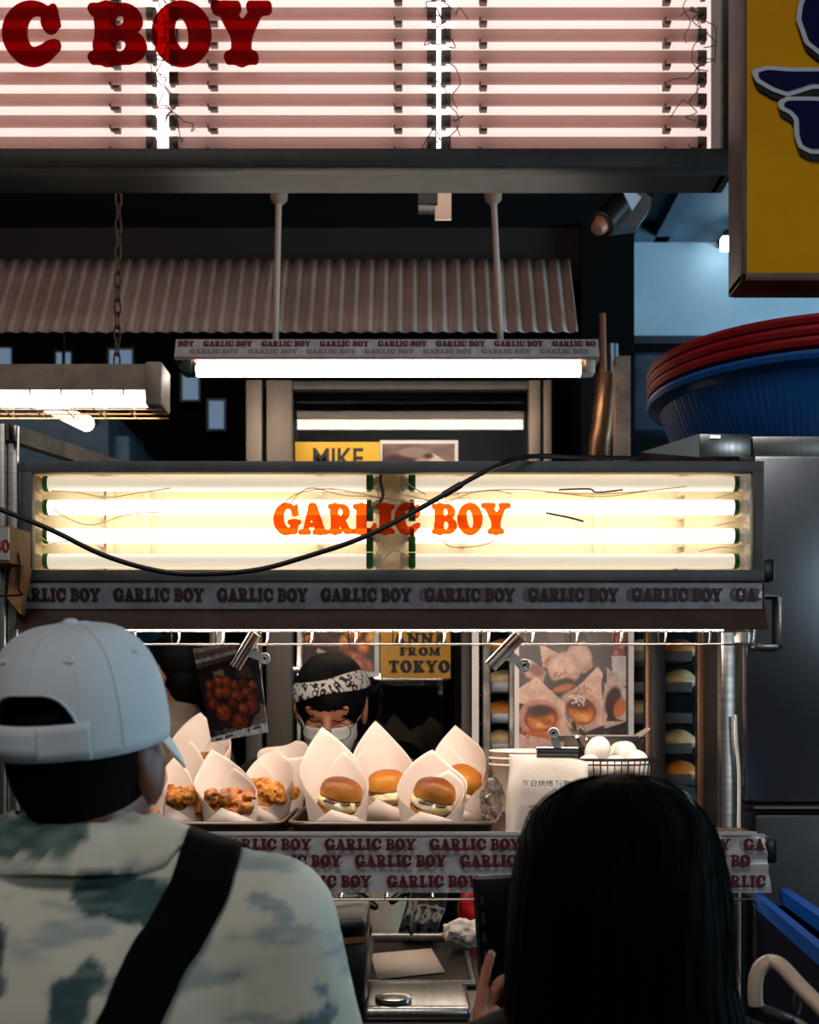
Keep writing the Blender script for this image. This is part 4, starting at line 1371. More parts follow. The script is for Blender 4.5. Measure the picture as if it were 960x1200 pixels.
# ------------------------------------------------------------------ trays
TM = mat('worn_black_tray', (30, 28, 27), .4, .4, noise=(12, (20, 18, 17)))
RIMM = mat('tray_rim_steel', (150, 132, 116), .35, .9)
def tray(px0, px1, label):
    d0, d1 = 2.035, 2.44
    x0, x1 = P(px0, 0, d0).x, P(px1, 0, d0).x
    t = Thing('baking_tray', label, 'tray', ((x0 + x1) / 2, (d0 + d1) / 2, SZ + .001), 'dark baking trays of wrapped food')
    rz = P(0, 965, d0).z
    def rr_path(x0, x1, y0, y1, r, z, n=7):
        pts = []
        for cx_, cy_, a0 in ((x1 - r, y0 + r, -90), (x1 - r, y1 - r, 0), (x0 + r, y1 - r, 90), (x0 + r, y0 + r, 180)):
            for k in range(n):
                a = R(a0 + 90 * k / (n - 1)); pts.append(Vector((cx_ + r * math.cos(a), cy_ + r * math.sin(a), z)))
        return pts
    b = B(); po = rr_path(x0 + .006, x1 - .006, d0 + .006, d1 - .006, .03, rz); pi = rr_path(x0 + .014, x1 - .014, d0 + .014, d1 - .014, .028, SZ + .003); n = len(po)
    lo = rr_path(x0 + .010, x1 - .010, d0 + .010, d1 - .010, .03, SZ + .001)
    lo2 = [p + Vector((0, 0, .003)) for p in pi]
    vs = po + lo + pi + [Vector((p.x, p.y, rz - .001)) for p in rr_path(x0 + .009, x1 - .009, d0 + .009, d1 - .009, .028, rz)]
    fs = []
    for k in range(n):
        j = (k + 1) % n
        fs += [(k, j, n + j, n + k), (3 * n + k, 3 * n + j, 2 * n + j, 2 * n + k), (k, 3 * n + k, 3 * n + j, j)]
    fs.append(tuple(range(2 * n, 3 * n))); fs.append(tuple(range(2 * n - 1, n - 1, -1)))
    b.raw(vs, fs); t.part('pan', b, TM)
    b = B(); b.tube(rr_path(x0 + .004, x1 - .004, d0 + .004, d1 - .004, .032, rz), .0034, 8, closed=True); t.part('rolled_rim', b, RIMM)
    return t
tray(98, 332, 'dark tray of chicken in paper beside the man\'s cap')
tray(335, 584, 'dark tray of four paper-wrapped buns in the counter middle')

# ------------------------------------------------------------------ food in paper
PAPER = mat('greaseproof_paper', (252, 236, 224), .6, noise=(7, (247, 228, 214)), bump=(30, .12, .004), transl=.28)
BUN = mat('baked_bun', (226, 156, 60), .45, noise=(16, (206, 126, 44)), bump=(40, .25, .003), top=((176, 96, 30), .3, .95), spec=.3)
BUNT = mat('baked_bun_brown', (226, 150, 60), .4, noise=(18, (190, 108, 36)), bump=(40, .25, .003), top=((110, 48, 14), .1, .9), spec=.3)
EGGF = mat('egg_cream_filling', (252, 240, 210), .5, noise=(26, (244, 214, 140)), bump=(50, .5, .004))
HAM = mat('browned_filling', (120, 52, 28), .45, noise=(30, (70, 26, 14)), bump=(60, .5, .003))
CHK = mat('fried_chicken', (238, 158, 44), .5, noise=(60, (140, 62, 16)), bump=(140, 1.0, .005), coat=.2)
CHKD = mat('fried_chicken_dark', (222, 132, 40), .5, noise=(60, (112, 50, 16)), bump=(140, 1.0, .005), coat=.3)
HERB = mat('herb_flakes', (84, 72, 26), .7)

def wrapped(label, kind, px, d, peak, turn=0.0, lean=.10, front=.036, wide=1.0, seed=1, bun=True, lift=0.0, tilt=0.0, side=0.0):
    base = Vector((P(px, 0, d).x, d, SZ + .0045))
    grp = 'buns in paper on the counter trays' if kind == 'bun' else 'fried chicken in paper on the counter trays'
    t = Thing('wrapped_bun' if kind == 'bun' else 'wrapped_chicken', label, 'sandwich' if kind == 'bun' else 'fried chicken', (0, 0, 0), grp)
    t.loc = Vector((0, 0, 0))
    rr = random.Random(seed)
    r0, r1 = .046 * wide, .060 * wide
    def h(th):
        s_ = min(1, abs(th) / math.pi)
        f = max(0.0, 1 - (s_ / .86) ** 1.0)
        return front + (peak - front) * f + .004 * math.sin(3 * th + seed)
    def pf(u, v):
        th = -math.pi * 1.0 + u * math.pi * 2.16
        hh = h(th if th < math.pi else th - 2 * math.pi)
        z = hh * v
        q = z / .165
        rad = r0 + (r1 - r0) * min(1.15, q * 1.35) ** .8
        if th > math.pi * .98:
            rad += .0015
        rad *= 1 + .03 * math.sin(2 * th + seed * 1.7)
        back = max(0, math.cos(th))
        # the free peak straightens out behind the food
        x = rad * math.sin(th) * (1 - .12 * q * back)
        y = rad * math.cos(th) * (.82 - .1 * q * back) + lean * z * (0.55 + .45 * back)
        x += side * z * z * 6
        return Vector((x, y, z))
    b = B(); b.grid(pf, 56, 18)
    t.o.location = base; t.o.rotation_euler = (0, 0, turn)
    pp = t.part('paper_wrap', b, PAPER)
    so = pp.modifiers.new('thick', 'SOLIDIFY'); so.thickness = .0007
    # second layer of the sheet folded across the back
    sgn = -1 if seed % 2 else 1
    def fold(u, v):
        th = sgn * (-R(150) + u * R(190))
        k = u
        top_ = h(th) * .93 if k < .62 else h(th) * (.93 - .75 * (k - .62) / .38)
        z = top_ * v; q = z / .165
        rad = (r0 + (r1 - r0) * min(1.15, q * 1.35) ** .8) * .955
        back = max(0, math.cos(th))
        return Vector((rad * math.sin(th) * (1 - .12 * q * back) + side * z * z * 6, rad * math.cos(th) * (.82 - .1 * q * back) + lean * z * (0.55 + .45 * back), z))
    b = B(); b.grid(fold, 40, 12)
    pf2 = t.part('paper_fold', b, PAPER); so = pf2.modifiers.new('thick', 'SOLIDIFY'); so.thickness = .0006
    # folded front flap
    b = B(); fl = [(-.062 * wide, -.030, .0), (.0, -.0545 * wide, .0), (.062 * wide, -.026, .0), (.030 * wide, -.046 * wide, .022), (-.018 * wide, -.0515 * wide, front + .012)]
    b.raw([Vector(p) for p in fl], [(0, 1, 4), (1, 3, 4), (1, 2, 3)])
    pp2 = t.part('paper_flap', b, PAPER); so = pp2.modifiers.new('thick', 'SOLIDIFY'); so.thickness = .0007
    rot = Matrix.Rotation(tilt, 3, 'Y') @ Matrix.Rotation(R(14), 3, 'X')
    c = Vector((0.002, -.006, .050 + lift))
    if kind == 'bun':
        def half(top):
            def fn(u, v):
                a = 2 * math.pi * u; e = v * math.pi / 2
                rr_ = .0385 * math.cos(e) ** .75
                z = (.0315 if top else -.020) * math.sin(e) ** .8
                p = Vector((rr_ * math.cos(a), rr_ * .92 * math.sin(a), z))
                p *= 1 + .05 * mnoise.noise(p * 40 + Vector((seed, 0, 0)))
                return c + rot @ (p + Vector((0, 0, .010 if top else -.012)))
            return fn
        b = B(); b.grid(half(True), 32, 9, True); b.ell(c + rot @ Vector((0, 0, .006)), (.037, .034, .003), rot); t.part('bun_top', b, BUNT if seed % 2 else BUN)
        b = B(); b.grid(half(False), 32, 9, True); b.ell(c + rot @ Vector((0, 0, -.010)), (.037, .034, .003), rot); t.part('bun_base', b, BUN)
        b = B()
        def fil(u, v):
            a = 2 * math.pi * u; e = math.pi * (v - .5)
            p = Vector((.0385 * math.cos(e) ** .6 * math.cos(a), .0375 * math.cos(e) ** .6 * math.sin(a) - .003, .0150 * math.sin(e) - .003)) if abs(math.cos(e)) > 1e-6 else Vector((0, -.003, .0150 * math.sin(e) - .003))
            p *= 1 + .10 * mnoise.noise(p * 60 + Vector((seed, 2, 0))) + .06 * mnoise.noise(p * 150 + Vector((seed, 2, 5)))
            return c + rot @ p
        b.grid(fil, 48, 16, True)
        t.part('egg_filling', b, EGGF)
        b = B()
        for k in range(5):
            a = rr.uniform(3.6, 6.2); q = .033
            b.ell(c + rot @ Vector((q * math.cos(a), q * math.sin(a), .004)), (.010, .008, .003), None, 10, 8)
        t.part('browned_filling', b, HAM)
    else:
        b = B()
        for k in range(44):
            a = rr.uniform(0, 6.28); q = rr.uniform(0, .036); zz = rr.uniform(-.016, .024)
            b.ell(c + rot @ Vector((q * math.cos(a) * 1.1, q * math.sin(a) * .85 - .006, zz - .01)), (rr.uniform(.010, .017), rr.uniform(.010, .016), rr.uniform(.009, .016)), None, 10, 8)
        me = bake(b, .0022, 1)
        for v in me.vertices:
            n_ = mnoise.noise(v.co * 130 + Vector((seed, 3, 1)))
            v.co += v.normal * .0035 * n_ if hasattr(v, 'normal') else Vector()
        t.part('fried_piece', me, CHKD if seed % 2 else CHK)
        b = B()
        for k in range(14):
            a = rr.uniform(3.3, 6.2); q = rr.uniform(.02, .034)
            b.ell(c + rot @ Vector((q * math.cos(a) * 1.1, q * math.sin(a) * .95 - .006, rr.uniform(-.01, .02))), (.003, .0015, .003), None, 8, 6)
        t.part('herb_flakes', b, HERB)
    return t

wrapped('dark crusty chicken in paper, frontmost on the tray near the cap', 'chicken', 271, 2.115, .135, R(10), .10, .030, 1.0, 1, tilt=R(14), side=-.30)
wrapped('golden chicken in paper between the front chicken and the man\'s ear', 'chicken', 212, 2.17, .150, R(-12), .05, .034, .9, 2, tilt=R(-12))
wrapped('golden chicken in paper at the tray corner nearest the bun tray', 'chicken', 312, 2.215, .142, R(-16), .05, .034, .9, 4, lift=.010, tilt=R(20))
wrapped('tallest chicken wrap, its sharp paper peak under the hanging food card', 'chicken', 236, 2.335, .205, R(6), .06, .10, .95, 3, lift=.055, side=-.02)
wrapped('chicken wrap at the tray\'s back corner, nearly hidden by its paper', 'chicken', 330, 2.355, .150, R(-30), .06, .11, .9, 6)
wrapped('chicken wrap half hidden behind the man\'s ear', 'chicken', 164, 2.13, .140, R(-8), .06, .034, .9, 8)
wrapped('front bun in tall paper below the worker\'s mask', 'bun', 396, 2.125, .176, R(12), .12, .026, 1.1, 1, tilt=R(10), side=-.1)
wrapped('golden egg bun in tall paper behind the two front buns', 'bun', 452, 2.262, .186, R(4), .08, .034, 1.06, 2, lift=.006, tilt=R(-6), side=-.08)
wrapped('front bun with white egg beside the paper bag', 'bun', 506, 2.11, .138, R(-2), .10, .024, 1.1, 3, tilt=R(14))
wrapped('bun at the back of its tray, turned away towards the paper bag', 'bun', 541, 2.265, .184, R(-26), .07, .036, 1.03, 4, lift=.014, tilt=R(28), side=-.2)

# ------------------------------------------------------------------ bulldog clips
def clip_thing(label, a, e, knob, scale=1.0, eyelet=None):
    a, e, knob = Vector(a), Vector(e), Vector(knob)
    m_ = (a + e) / 2
    t = Thing('bulldog_clip', label, 'clip', m_, 'chrome bulldog clips')
    u = (e - a).normalized(); n = Vector((0, 1, 0)); w = n.cross(u).normalized()
    if w.dot(knob - m_) < 0:
        w = -w
    b = B(); r = .0085 * scale
    poly = [a - w * r - n * r * .35, a - w * r + n * r * .35, a + w * r * .7 + n * r * 1.2, a + w * r * .7 - n * r * 1.2]
    b.tube([a, e], r * .95, 20); b.prism(poly, e - a); b.tube([a - w * r, e - w * r], r * .45, 10)
    t.part('jaw', b, CHROME)
    k = (knob - m_); L = k.length; k = k.normalized(); s_ = n.cross(k)
    b = B(); hw = .0085 * scale
    for sg in (-1, 1):
        o = n * (sg * r * .9)
        st = m_ + w * r * .5 + o
        b.prism([st - s_ * hw * .8, st + s_ * hw * .8, knob + o * 1.3 + s_ * hw * .75, knob + o * 1.3 - s_ * hw * .75], n * .0012)
    t.part('lever', b, NICKEL)
    b = B(); c = knob - n * r * 1.2
    b.ring(c, hw * .9, hw * .26, n, 28, 10); b.ring(c, hw * .45, hw * .15, n, 20, 8); b.cyl(c + n * .001, c + n * .004, hw * .85)
    t.part('eyelet', b, NICKEL)
    b = B(); b.cyl(c - n * .0012, c + n * .0006, hw * .27); t.part('eyelet_hole', b, BLACK)
clip_thing('chrome bulldog clip holding the hanging card of fried balls', P(277, 783, 1.985), P(301, 743, 1.985), P(311, 772, 1.985), 1.0)
clip_thing('big chrome bulldog clip hanging before the edge of the wrapped bun poster', P(576, 782, 1.985), P(610, 747, 1.985), P(614, 780, 1.985), 1.1)
clip_thing('bulldog clip with a dark jaw closing the white paper bag', P(629, 880, 2.04), P(677, 880.5, 2.04), P(648, 859, 2.04), 1.0)

# hanging card of fried balls
cv = Canvas(84, 112, (34, 26, 24)); rr = random.Random(3)
cv.poly([(0, 0), (84, 0), (84, 8), (0, 20)], (214, 196, 182)); cv.poly([(0, 6), (60, 0), (84, 0), (84, 3), (0, 14)], (150, 122, 108)); cv.poly([(0, 18), (84, 8), (84, 13), (0, 24)], (96, 76, 68))  # bands paint the plastic cover's glossy flare across the top
cv.poly([(20, 30), (34, 28), (36, 44), (22, 46)], (130, 106, 92)); cv.poly([(48, 34), (66, 24), (72, 40), (56, 44)], (96, 70, 56))
cv.poly([(60, 100), (78, 74), (84, 80), (84, 104)], (120, 104, 92))
for (x, y, r) in ((14, 46, 8), (26, 42, 8), (36, 44, 8), (47, 50, 8), (58, 48, 8), (70, 52, 7), (12, 58, 8), (24, 55, 8), (46, 62, 10), (62, 60, 9), (34, 56, 8), (14, 68, 9), (40, 70, 8), (68, 66, 8), (26, 80, 12), (66, 78, 11), (46, 94, 13), (54, 78, 8)):
    cv.ball(x, y, r, rr.choice(((112, 44, 24), (96, 34, 20), (128, 54, 30))))
for k in range(14):
    x = rr.uniform(4, 30); cv.poly([(x, 96 + rr.uniform(0, 8)), (x + 12, 100), (x + 12, 101), (x, 98 + rr.uniform(0, 8))], (110, 96, 84), .5)
cv.poly([(0, 106), (84, 99), (84, 112), (0, 112)], (206, 200, 196)); 
cv.grain(30, .45, 9); cv.grain(48, .25, 12)
# little handwritten price line
for (x, y) in ((8, 109), (11, 108.6), (14, 108.5), (22, 108), (25, 107.6), (28, 107.4), (31, 107), (56, 104.5), (64, 103.5), (67, 103.4), (70, 103), (73, 102.6)):
    cv.ell(x, y, 1.3, 1.6, (40, 34, 34), .4, 1)
c0, c1, c2, c3 = P(226, 760, 2.0), P(301, 752, 2.0), P(314, 858, 2.005), P(248, 870, 2.005)
t = Thing('hanging_food_card', 'plastic-covered card with a photo of fried balls hanging from the hood', 'card', (c2 + c3) / 2)
b = B(); b.prism([c + Vector((0, .0012, 0)) for c in (c0, c1, c2, c3)], (0, .002, 0)); t.part('card', b, WHITEP)
t.part('printed_picture', painted(cv, c0, c1, c2, c3), mat('printed_card_flare', attr=True, rough=.22))
b = B(); b.bb(P(296, 0, 2.0).x, P(300, 0, 2.0).x, 1.99, 2.0, P(0, 752, 2.0).z, P(0, 738, 2.0).z)

# poster of wrapped buns
cv = Canvas(144, 140, (64, 46, 42)); rr = random.Random(8)
PA = (222, 172, 148); PB = (204, 150, 126); PC = (190, 134, 112)
cv.poly([(40, 0), (58, 0), (64, 30), (46, 34)], (96, 66, 58)); cv.poly([(84, 0), (118, 0), (120, 50), (96, 46)], (86, 66, 60)); cv.poly([(116, 0), (132, 0), (132, 26), (120, 30)], (150, 70, 50))
for k in range(10): cv.ell(rr.uniform(118, 132), rr.uniform(2, 24), 2.5, 2.5, rr.choice(((196, 110, 84), (110, 40, 30))))
cv.poly([(116, 28), (134, 28), (134, 104), (122, 100)], (196, 178, 172)); cv.poly([(110, 40), (120, 48), (122, 96), (112, 90)], (170, 150, 144))
cv.poly([(30, 12), (34, 40), (52, 44), (58, 28)], PA); cv.ell(42, 34, 8, 5, (192, 90, 48), -.6, 3)
cv.poly([(60, 28), (66, 16), (84, 10), (92, 26), (94, 40), (84, 48), (66, 44)], PC); cv.ell(78, 28, 14, 13, (214, 164, 146), 0, 4)
cv.ell(60, 42, 20, 19, PB, 0, 2); cv.ell(56, 40, 15, 12, PA, 0, 6)
for k in range(26): cv.ell(56 + rr.gauss(0, 6), 48 + rr.gauss(0, 2.5), .9, .9, (178, 80, 62))
cv.ell(58, 60, 14, 6, (70, 28, 16), -.2, 2); cv.ell(58, 65, 13, 4, (196, 100, 40), -.25, 2)
cv.poly([(6, 30), (20, 32), (38, 46), (34, 60), (14, 52)], PC); cv.ell(26, 44, 9, 6, (150, 70, 60), .4, 3)
cv.poly([(92, 48), (100, 40), (106, 48), (104, 60), (108, 108), (60, 124), (50, 92), (58, 76), (82, 58)], PA); cv.ell(76, 92, 26, 26, PB, 0, 4)
cv.bun(80, 92, 18, 16, .2); cv.ell(72, 83, 11, 4, (96, 42, 22), -.3, 4)
for k in range(40): cv.ell(76 + rr.gauss(0, 5), 78 + rr.gauss(0, 3.5), 1.1, 1.1, (234, 210, 200))
for k in range(30): cv.ell(80 + rr.gauss(0, 7), 68 + rr.gauss(0, 4), .8, .8, (156, 80, 66))
cv.poly([(108, 60), (122, 48), (128, 54), (116, 72), (110, 104), (132, 104), (132, 112), (108, 112), (104, 96)], (206, 164, 146)); cv.ell(118, 80, 9, 17, (70, 34, 26), .25, 3); cv.ell(126, 88, 7, 12, (206, 110, 50), .3, 2.5); cv.poly([(108, 112), (134, 104), (134, 140), (108, 140)], (44, 36, 36))
cv.poly([(4, 66), (26, 52), (60, 82), (64, 118), (54, 120), (40, 92), (6, 82)], PA); cv.ell(30, 100, 26, 22, (206, 132, 112), 0, 2); cv.bun(32, 100, 20, 16, -.1, (84, 40, 24)); cv.ell(30, 90, 13, 4, (60, 34, 26), .1, 4); cv.ell(38, 104, 10, 4, (180, 80, 26), .4, 3)
cv.ell(30, 124, 26, 9, (196, 92, 40), .25, 4); cv.poly([(6, 118), (60, 128), (60, 140), (6, 140)], (210, 160, 140))
cv.poly([(60, 92), (68, 96), (80, 126), (70, 126)], (130, 112, 106))
for k in range(16): cv.ell(rr.uniform(108, 130), rr.uniform(112, 138), 1.2, 1.2, (90, 80, 90))
for (x, y) in ((13, 118), (16, 122), (12, 119), (134, 56), (133, 64)): cv.ell(x, y, 1.1, 1.1, (60, 34, 30))
cv.grain(60, .14, 5); cv.grain(20, .16, 6); cv.a = cv.a * .88 + cv.a.mean(2, keepdims=True) * .12
cv.poly([(0, 0), (6, 0), (6, 140), (0, 140)], (232, 214, 208)); cv.poly([(137, 0), (144, 0), (144, 140), (137, 140)], (214, 202, 202))
d = 2.738
t = Thing('wrapped_bun_poster', 'white-edged photo poster of wrapped buns on the rack glass behind the eggs', 'poster', P(673, 880, d))
b = B(); b.pbox(603, 741, 743, 881, d + .001, d + .004); t.part('sheet', b, WHITEP)
t.part('printed_picture', painted(cv, P(603, 741, d), P(743, 741, d), P(743, 881, d), P(603, 881, d)), PRINT)

# ------------------------------------------------------------------ bag, cups, eggs, pan
BAGM = mat('white_bag_film', (244, 232, 222), .4, noise=(9, (230, 214, 202)), bump=(24, .55, .006), transl=.15)
t = Thing('paper_bag', 'white crinkled bag with small black print beside the bun tray', 'bag', P(640, 978, 2.08))
def bag(u, v):
    a = 2 * math.pi * u
    cx_, w_ = P(643, 0, 2.09).x, .074 - .004 * v
    sx = math.copysign(abs(math.cos(a)) ** .35, math.cos(a)); sy = math.copysign(abs(math.sin(a)) ** .6, math.sin(a))
    dep = .045 * (1 - .72 * v ** 3)
    z = SZ + .002 + .134 * v - (.012 * max(0, sx) * v)
    p = Vector((cx_ + w_ * sx, 2.095 + dep * sy, z))
    p += Vector((.004, .006, .003)) * mnoise.noise(Vector((p.x * 26, p.y * 26, p.z * 20)))
    return p
b = B(); b.grid(bag, 72, 26, True); b.grid(lambda u, v: bag(u, 1).lerp(Vector((P(643, 0, 2.09).x, 2.095, SZ + .132)), v), 72, 2, True); b.grid(lambda u, v: bag(u, 0).lerp(Vector((P(643, 0, 2.09).x, 2.095, SZ + .001)), v), 72, 2, True)
t.part('bag_body', b, BAGM)
def bagfront(px, py):
    q = P(px, py, 2.046); return q
bw = B()
q = P(612, 921.5, 2.046); sans_put(bw, '每日烘焙 麵包一', Vector((q.x, 2.0445, q.z)), 66 * 2.046 / F, 7.5 * 2.046 / F, bold=.012)
q = P(620, 947, 2.046); sans_put(bw, '限量 手作 每日', Vector((q.x, 2.0445, q.z)), 40 * 2.046 / F, 3.4 * 2.046 / F)
t.part('printed_lettering', bw, PBLK)

t = Thing('bowl_stack', 'stack of white paper bowls lying behind the white bag', 'bowls', P(590, 975, 2.2))
CUPM = mat('white_paper_bowl', (244, 226, 212), .5)
c = Vector((P(624, 0, 2.22).x, 2.225, 0))
zt_ = P(0, 881, 2.2).z
for k in range(3):
    zz = zt_ - .012 * k
    b = B(); pr = [(.052, -.052), (.078, -.002), (.081, 0), (.080, .0025), (.077, .001), (.050, -.05)]
    if k == 2: pr = [(.040, SZ + .002 - zz)] + pr
    b.lathe([(r, z) for r, z in pr], Vector((c.x, c.y, zz)), 48); t.part('bowl', b, CUPM)

EGG = mat('white_egg_shell', (252, 242, 234), .38, noise=(6, (248, 232, 220)))
ec = Vector((P(713, 0, 2.2).x, 2.22, SZ))
t = Thing('wire_egg_basket', 'small round wire basket holding the white eggs', 'basket', ec)
WB = mat('blackened_wire', (92, 82, 76), .35, .9)
ra, rb_ = .090, .070
zr = P(0, 889, 2.2).z - SZ
for z_, rad, rw in ((zr, ra, .0028), (zr - .009, ra * .985, .0016), (zr - .030, ra * .93, .0016), (.004, rb_, .0022)):
    b = B(); b.ring(ec + Vector((0, 0, z_)), rad, rw, (0, 0, 1), 48, 7); t.part('hoop', b, WB)
b = B()
for k in range(44):
    a = 2 * math.pi * k / 44; u = Vector((math.cos(a), math.sin(a), 0))
    b.cyl(ec + u * ra + Vector((0, 0, zr)), ec + u * rb_ + Vector((0, 0, .004)), .0012, seg=6)
for k in range(-6, 7):
    x = k * .0105; y = math.sqrt(max(0, rb_ ** 2 - x * x)); b.cyl(ec + Vector((x, -y, .004)), ec + Vector((x, y, .004)), .0012, seg=6)
t.part('wire_mesh', b, WB)
eggs = [((702, 881, 2.175), 'largest looking white egg right beside the bag clip', 26), ((735, 887, 2.19), 'white egg standing up in the middle of the wire basket', 10), ((750, 897, 2.175), 'white egg against the basket rim below the pan handle', -20),
        ((722, 901, 2.15), 'white egg low at the front of the wire basket', 70), ((690, 901, 2.16), 'white egg half under the edge of the white bag', 50), ((728, 886, 2.235), 'white egg at the back of the basket under the pan', 30), ((712, 908, 2.20), 'white egg at the bottom of the egg heap', 80)]
for (pq, lab, an) in eggs:
    c = P(*pq) + Vector((0, .022, 0)); b = B(); rot = Matrix.Rotation(R(an), 3, 'Y') @ Matrix.Rotation(R(an * .7), 3, 'X')
    pr = [(.0225 * math.sin(math.pi * k / 16) * (1 - .10 * math.cos(math.pi * k / 16)), -.029 * math.cos(math.pi * k / 16)) for k in range(17)]
    b.lathe([(r, z) for r, z in pr], c, 28, rot=rot)
    single('egg', b, EGG, lab, 'egg', 'white eggs in the wire basket')
t = Thing('steel_pot', 'plain steel pot behind the egg basket under the small pan', 'pot', (P(705, 0, 2.42).x, 2.42, SZ))
pz = P(0, 877, 2.42).z - SZ
b = B(); b.lathe([(.06, .001), (.064, .004), (.066, pz - .004), (.069, pz), (.066, pz - .002), (.062, .006), (.02, .004)], t.loc, 48); t.part('body', b, STEEL_H)
t2 = Thing('small_pan', 'shallow steel pan with a flat handle lying above the eggs', 'pan', (t.loc.x, 2.42, SZ + pz + .002))
b = B(); b.lathe([(.05, .0005), (.07, .003), (.085, .022), (.088, .024), (.084, .022), (.068, .006), (.02, .003)], t2.loc, 48); t2.part('dish', b, NICKEL)
b = B(); a = t2.loc + Vector((.06, -.045, .02)); e = P(763, 854, 2.33)
b.prism([a + Vector((0, 0, -.007)), a + Vector((0, 0, .007)), e + Vector((-.006, 0, .003)), e, e + Vector((-.004, 0, -.003))], (0, .004, 0)); t2.part('handle', b, NICKEL)
for k, (a_, e_, lab) in enumerate((((664, 836), (681, 872), 'bowed steel spoon leaning at the poster, nearer the bag clip'), ((676, 846), (692, 872), 'dark steel spoon leaning at the poster beside the pan'))):
    a, e = P(a_[0], a_[1], 2.14), P(e_[0], e_[1] + 2, 2.30)
    tt = Thing('steel_spoon', lab, 'spoon', e, 'steel spoons by the poster')
    b = B(); u = (a - e).normalized(); rot = u.to_track_quat('Z', 'Y').to_matrix()
    b.ell(a.lerp(e, .35), (.0085, .004, .034), rot, 20, 14); tt.part('bowl', b, mat('tarnished_steel', (170, 152, 138), .25, .7))
    b = B(); b.tube([a.lerp(e, .7), e, e + Vector((.012, .02, -.03))], [.003, .0035, .003], 8); tt.part('handle', b, MATS['tarnished_steel'])
b = B()
rr = random.Random(2)
def crum(u, v):
    a = 2 * math.pi * u; e = math.pi * (v - .5)
    p = Vector((.020 * math.cos(e) * math.cos(a), .025 * math.cos(e) * math.sin(a), .038 * math.sin(e)))
    p *= 1 + .35 * mnoise.noise(p * 70) + .15 * mnoise.noise(p * 160)
    return p + P(577, 938, 2.16)
b.grid(crum, 40, 24, True)
single('plastic_wrapper', b, clear_mat('clear_film', (240, 232, 226), gloss=.1, rough=.12, body=(210, 196, 186), body_f=.12), 'crumpled clear plastic wrapper between bun tray and white bag', 'wrapper')

# ------------------------------------------------------------------ bread rack behind
RD = 2.74
t = Thing('bread_rack', 'steel tray rack behind the counter with glazed uprights', 'rack', (P(690, 0, RD).x, RD + .2, 0))
def rpost(px0, px1, m, d=RD, dd=.03, top=600, nm='upright'):
    b = B(); b.bb(P(px0, 0, d).x, P(px1, 0, d).x, d, d + dd, 0, P(0, top, d).z, .002); t.part(nm, b, m)
rpost(566, 575, DULL); rpost(597, 603, DULL); rpost(757, 763, mat('copper_strip', (140, 104, 84), .4, .7)); rpost(763, 780, mat('dark_steel_bar', (34, 31, 30), .45, .3)); rpost(818, 827, MATS['copper_strip']); rpost(827, 843, MATS['dark_steel_bar'], RD - .02)
b = B(); b.bb(P(553, 0, RD - .01).x, P(561, 0, RD - .01).x, RD - .02, RD - .01, 0.0, P(0, 700, RD).z); t.part('white_strip', b, mat('white_edge_strip', (206, 196, 190), .5))
rpost(541, 552, mat('rack_side', (66, 58, 52), .5, .4), RD + .1)
b = B(); b.bb(P(541, 0, RD).x, P(835, 0, RD).x, RD + .42, RD + .43, .1, P(0, 600, RD).z); b.bb(P(541, 0, RD).x, P(835, 0, RD).x, RD, RD + .43, P(0, 600, RD).z, P(0, 600, RD).z + .02); t.part('back_panel', b, DARK)
b = B(); b.bb(P(603, 0, RD).x, P(818, 0, RD).x, RD + .003, RD + .007, .2, P(0, 605, RD).z); t.part('glass_panel', b, GLASS)
levels = [752, 789, 826, 862, 899, 936]
names = ['topmost', 'second', 'third', 'fourth', 'fifth', 'lowest']
TB = mat('blue_grey_tray', (120, 124, 132), .4, .6, noise=(6, (96, 98, 104)))
for i, yy in enumerate(levels):
    b = B(); x0, x1 = P(577, 0, RD).x, P(816, 0, RD).x; z = P(0, yy + 22, RD).z
    b.bb(x0, x1, RD + .04, RD + .40, z, z + .004); b.bb(x0, x1, RD + .036, RD + .042, z, z + .024, .002); b.bb(x0, x1, RD + .398, RD + .404, z, z + .024, .002)
    b.bb(x0, x0 + .004, RD + .04, RD + .4, z, z + .024); b.bb(x1 - .004, x1, RD + .04, RD + .4, z, z + .024)
    tt = single('rack_tray', b, TB, 'grey metal tray, %s of the visible trays in the bread rack' % names[i], 'tray', 'trays in the bread rack')
    b = B()
    for s_ in (x0 - .006, x1 + .001):
        b.bb(s_, s_ + .005, RD + .03, RD + .41, z - .006, z - .001)
    t.part('tray_runner', b, DULL)
    for j, px in enumerate((589, 640, 700, 752, 797)):
        if (i, j) in ((1, 3), (3, 2), (2, 4)): continue
        rr = random.Random(i * 9 + j)
        c = Vector((P(px + rr.uniform(-3, 3), 0, RD + .1).x, RD + .10, z + .0245))
        b = B()
        def bf(u, v, c=c, sd=i * 7 + j):
            a = 2 * math.pi * u; e = math.pi * (v - .5)
            p = Vector((.041 * math.cos(e) * math.cos(a), .038 * math.cos(e) * math.sin(a), (.030 if e > 0 else .019) * math.sin(e)))
            p *= 1 + .16 * mnoise.noise(p * 35 + Vector((sd, 0, 0)))
            return c + p
        b.grid(bf, 24, 12, True)
        pos = ('by the white strip', 'second along', 'in the middle', 'fourth along', 'by the copper upright')[j]
        single('rack_bun', b, (BUN, mat('pale_dough', (216, 190, 140), .5, noise=(18, (190, 150, 96))))[(i + j) % 2], '%s bun on the %s rack tray, %s' % (('browned', 'pale')[(i + j) % 2], names[i], pos), 'bun', 'buns on the rack trays')

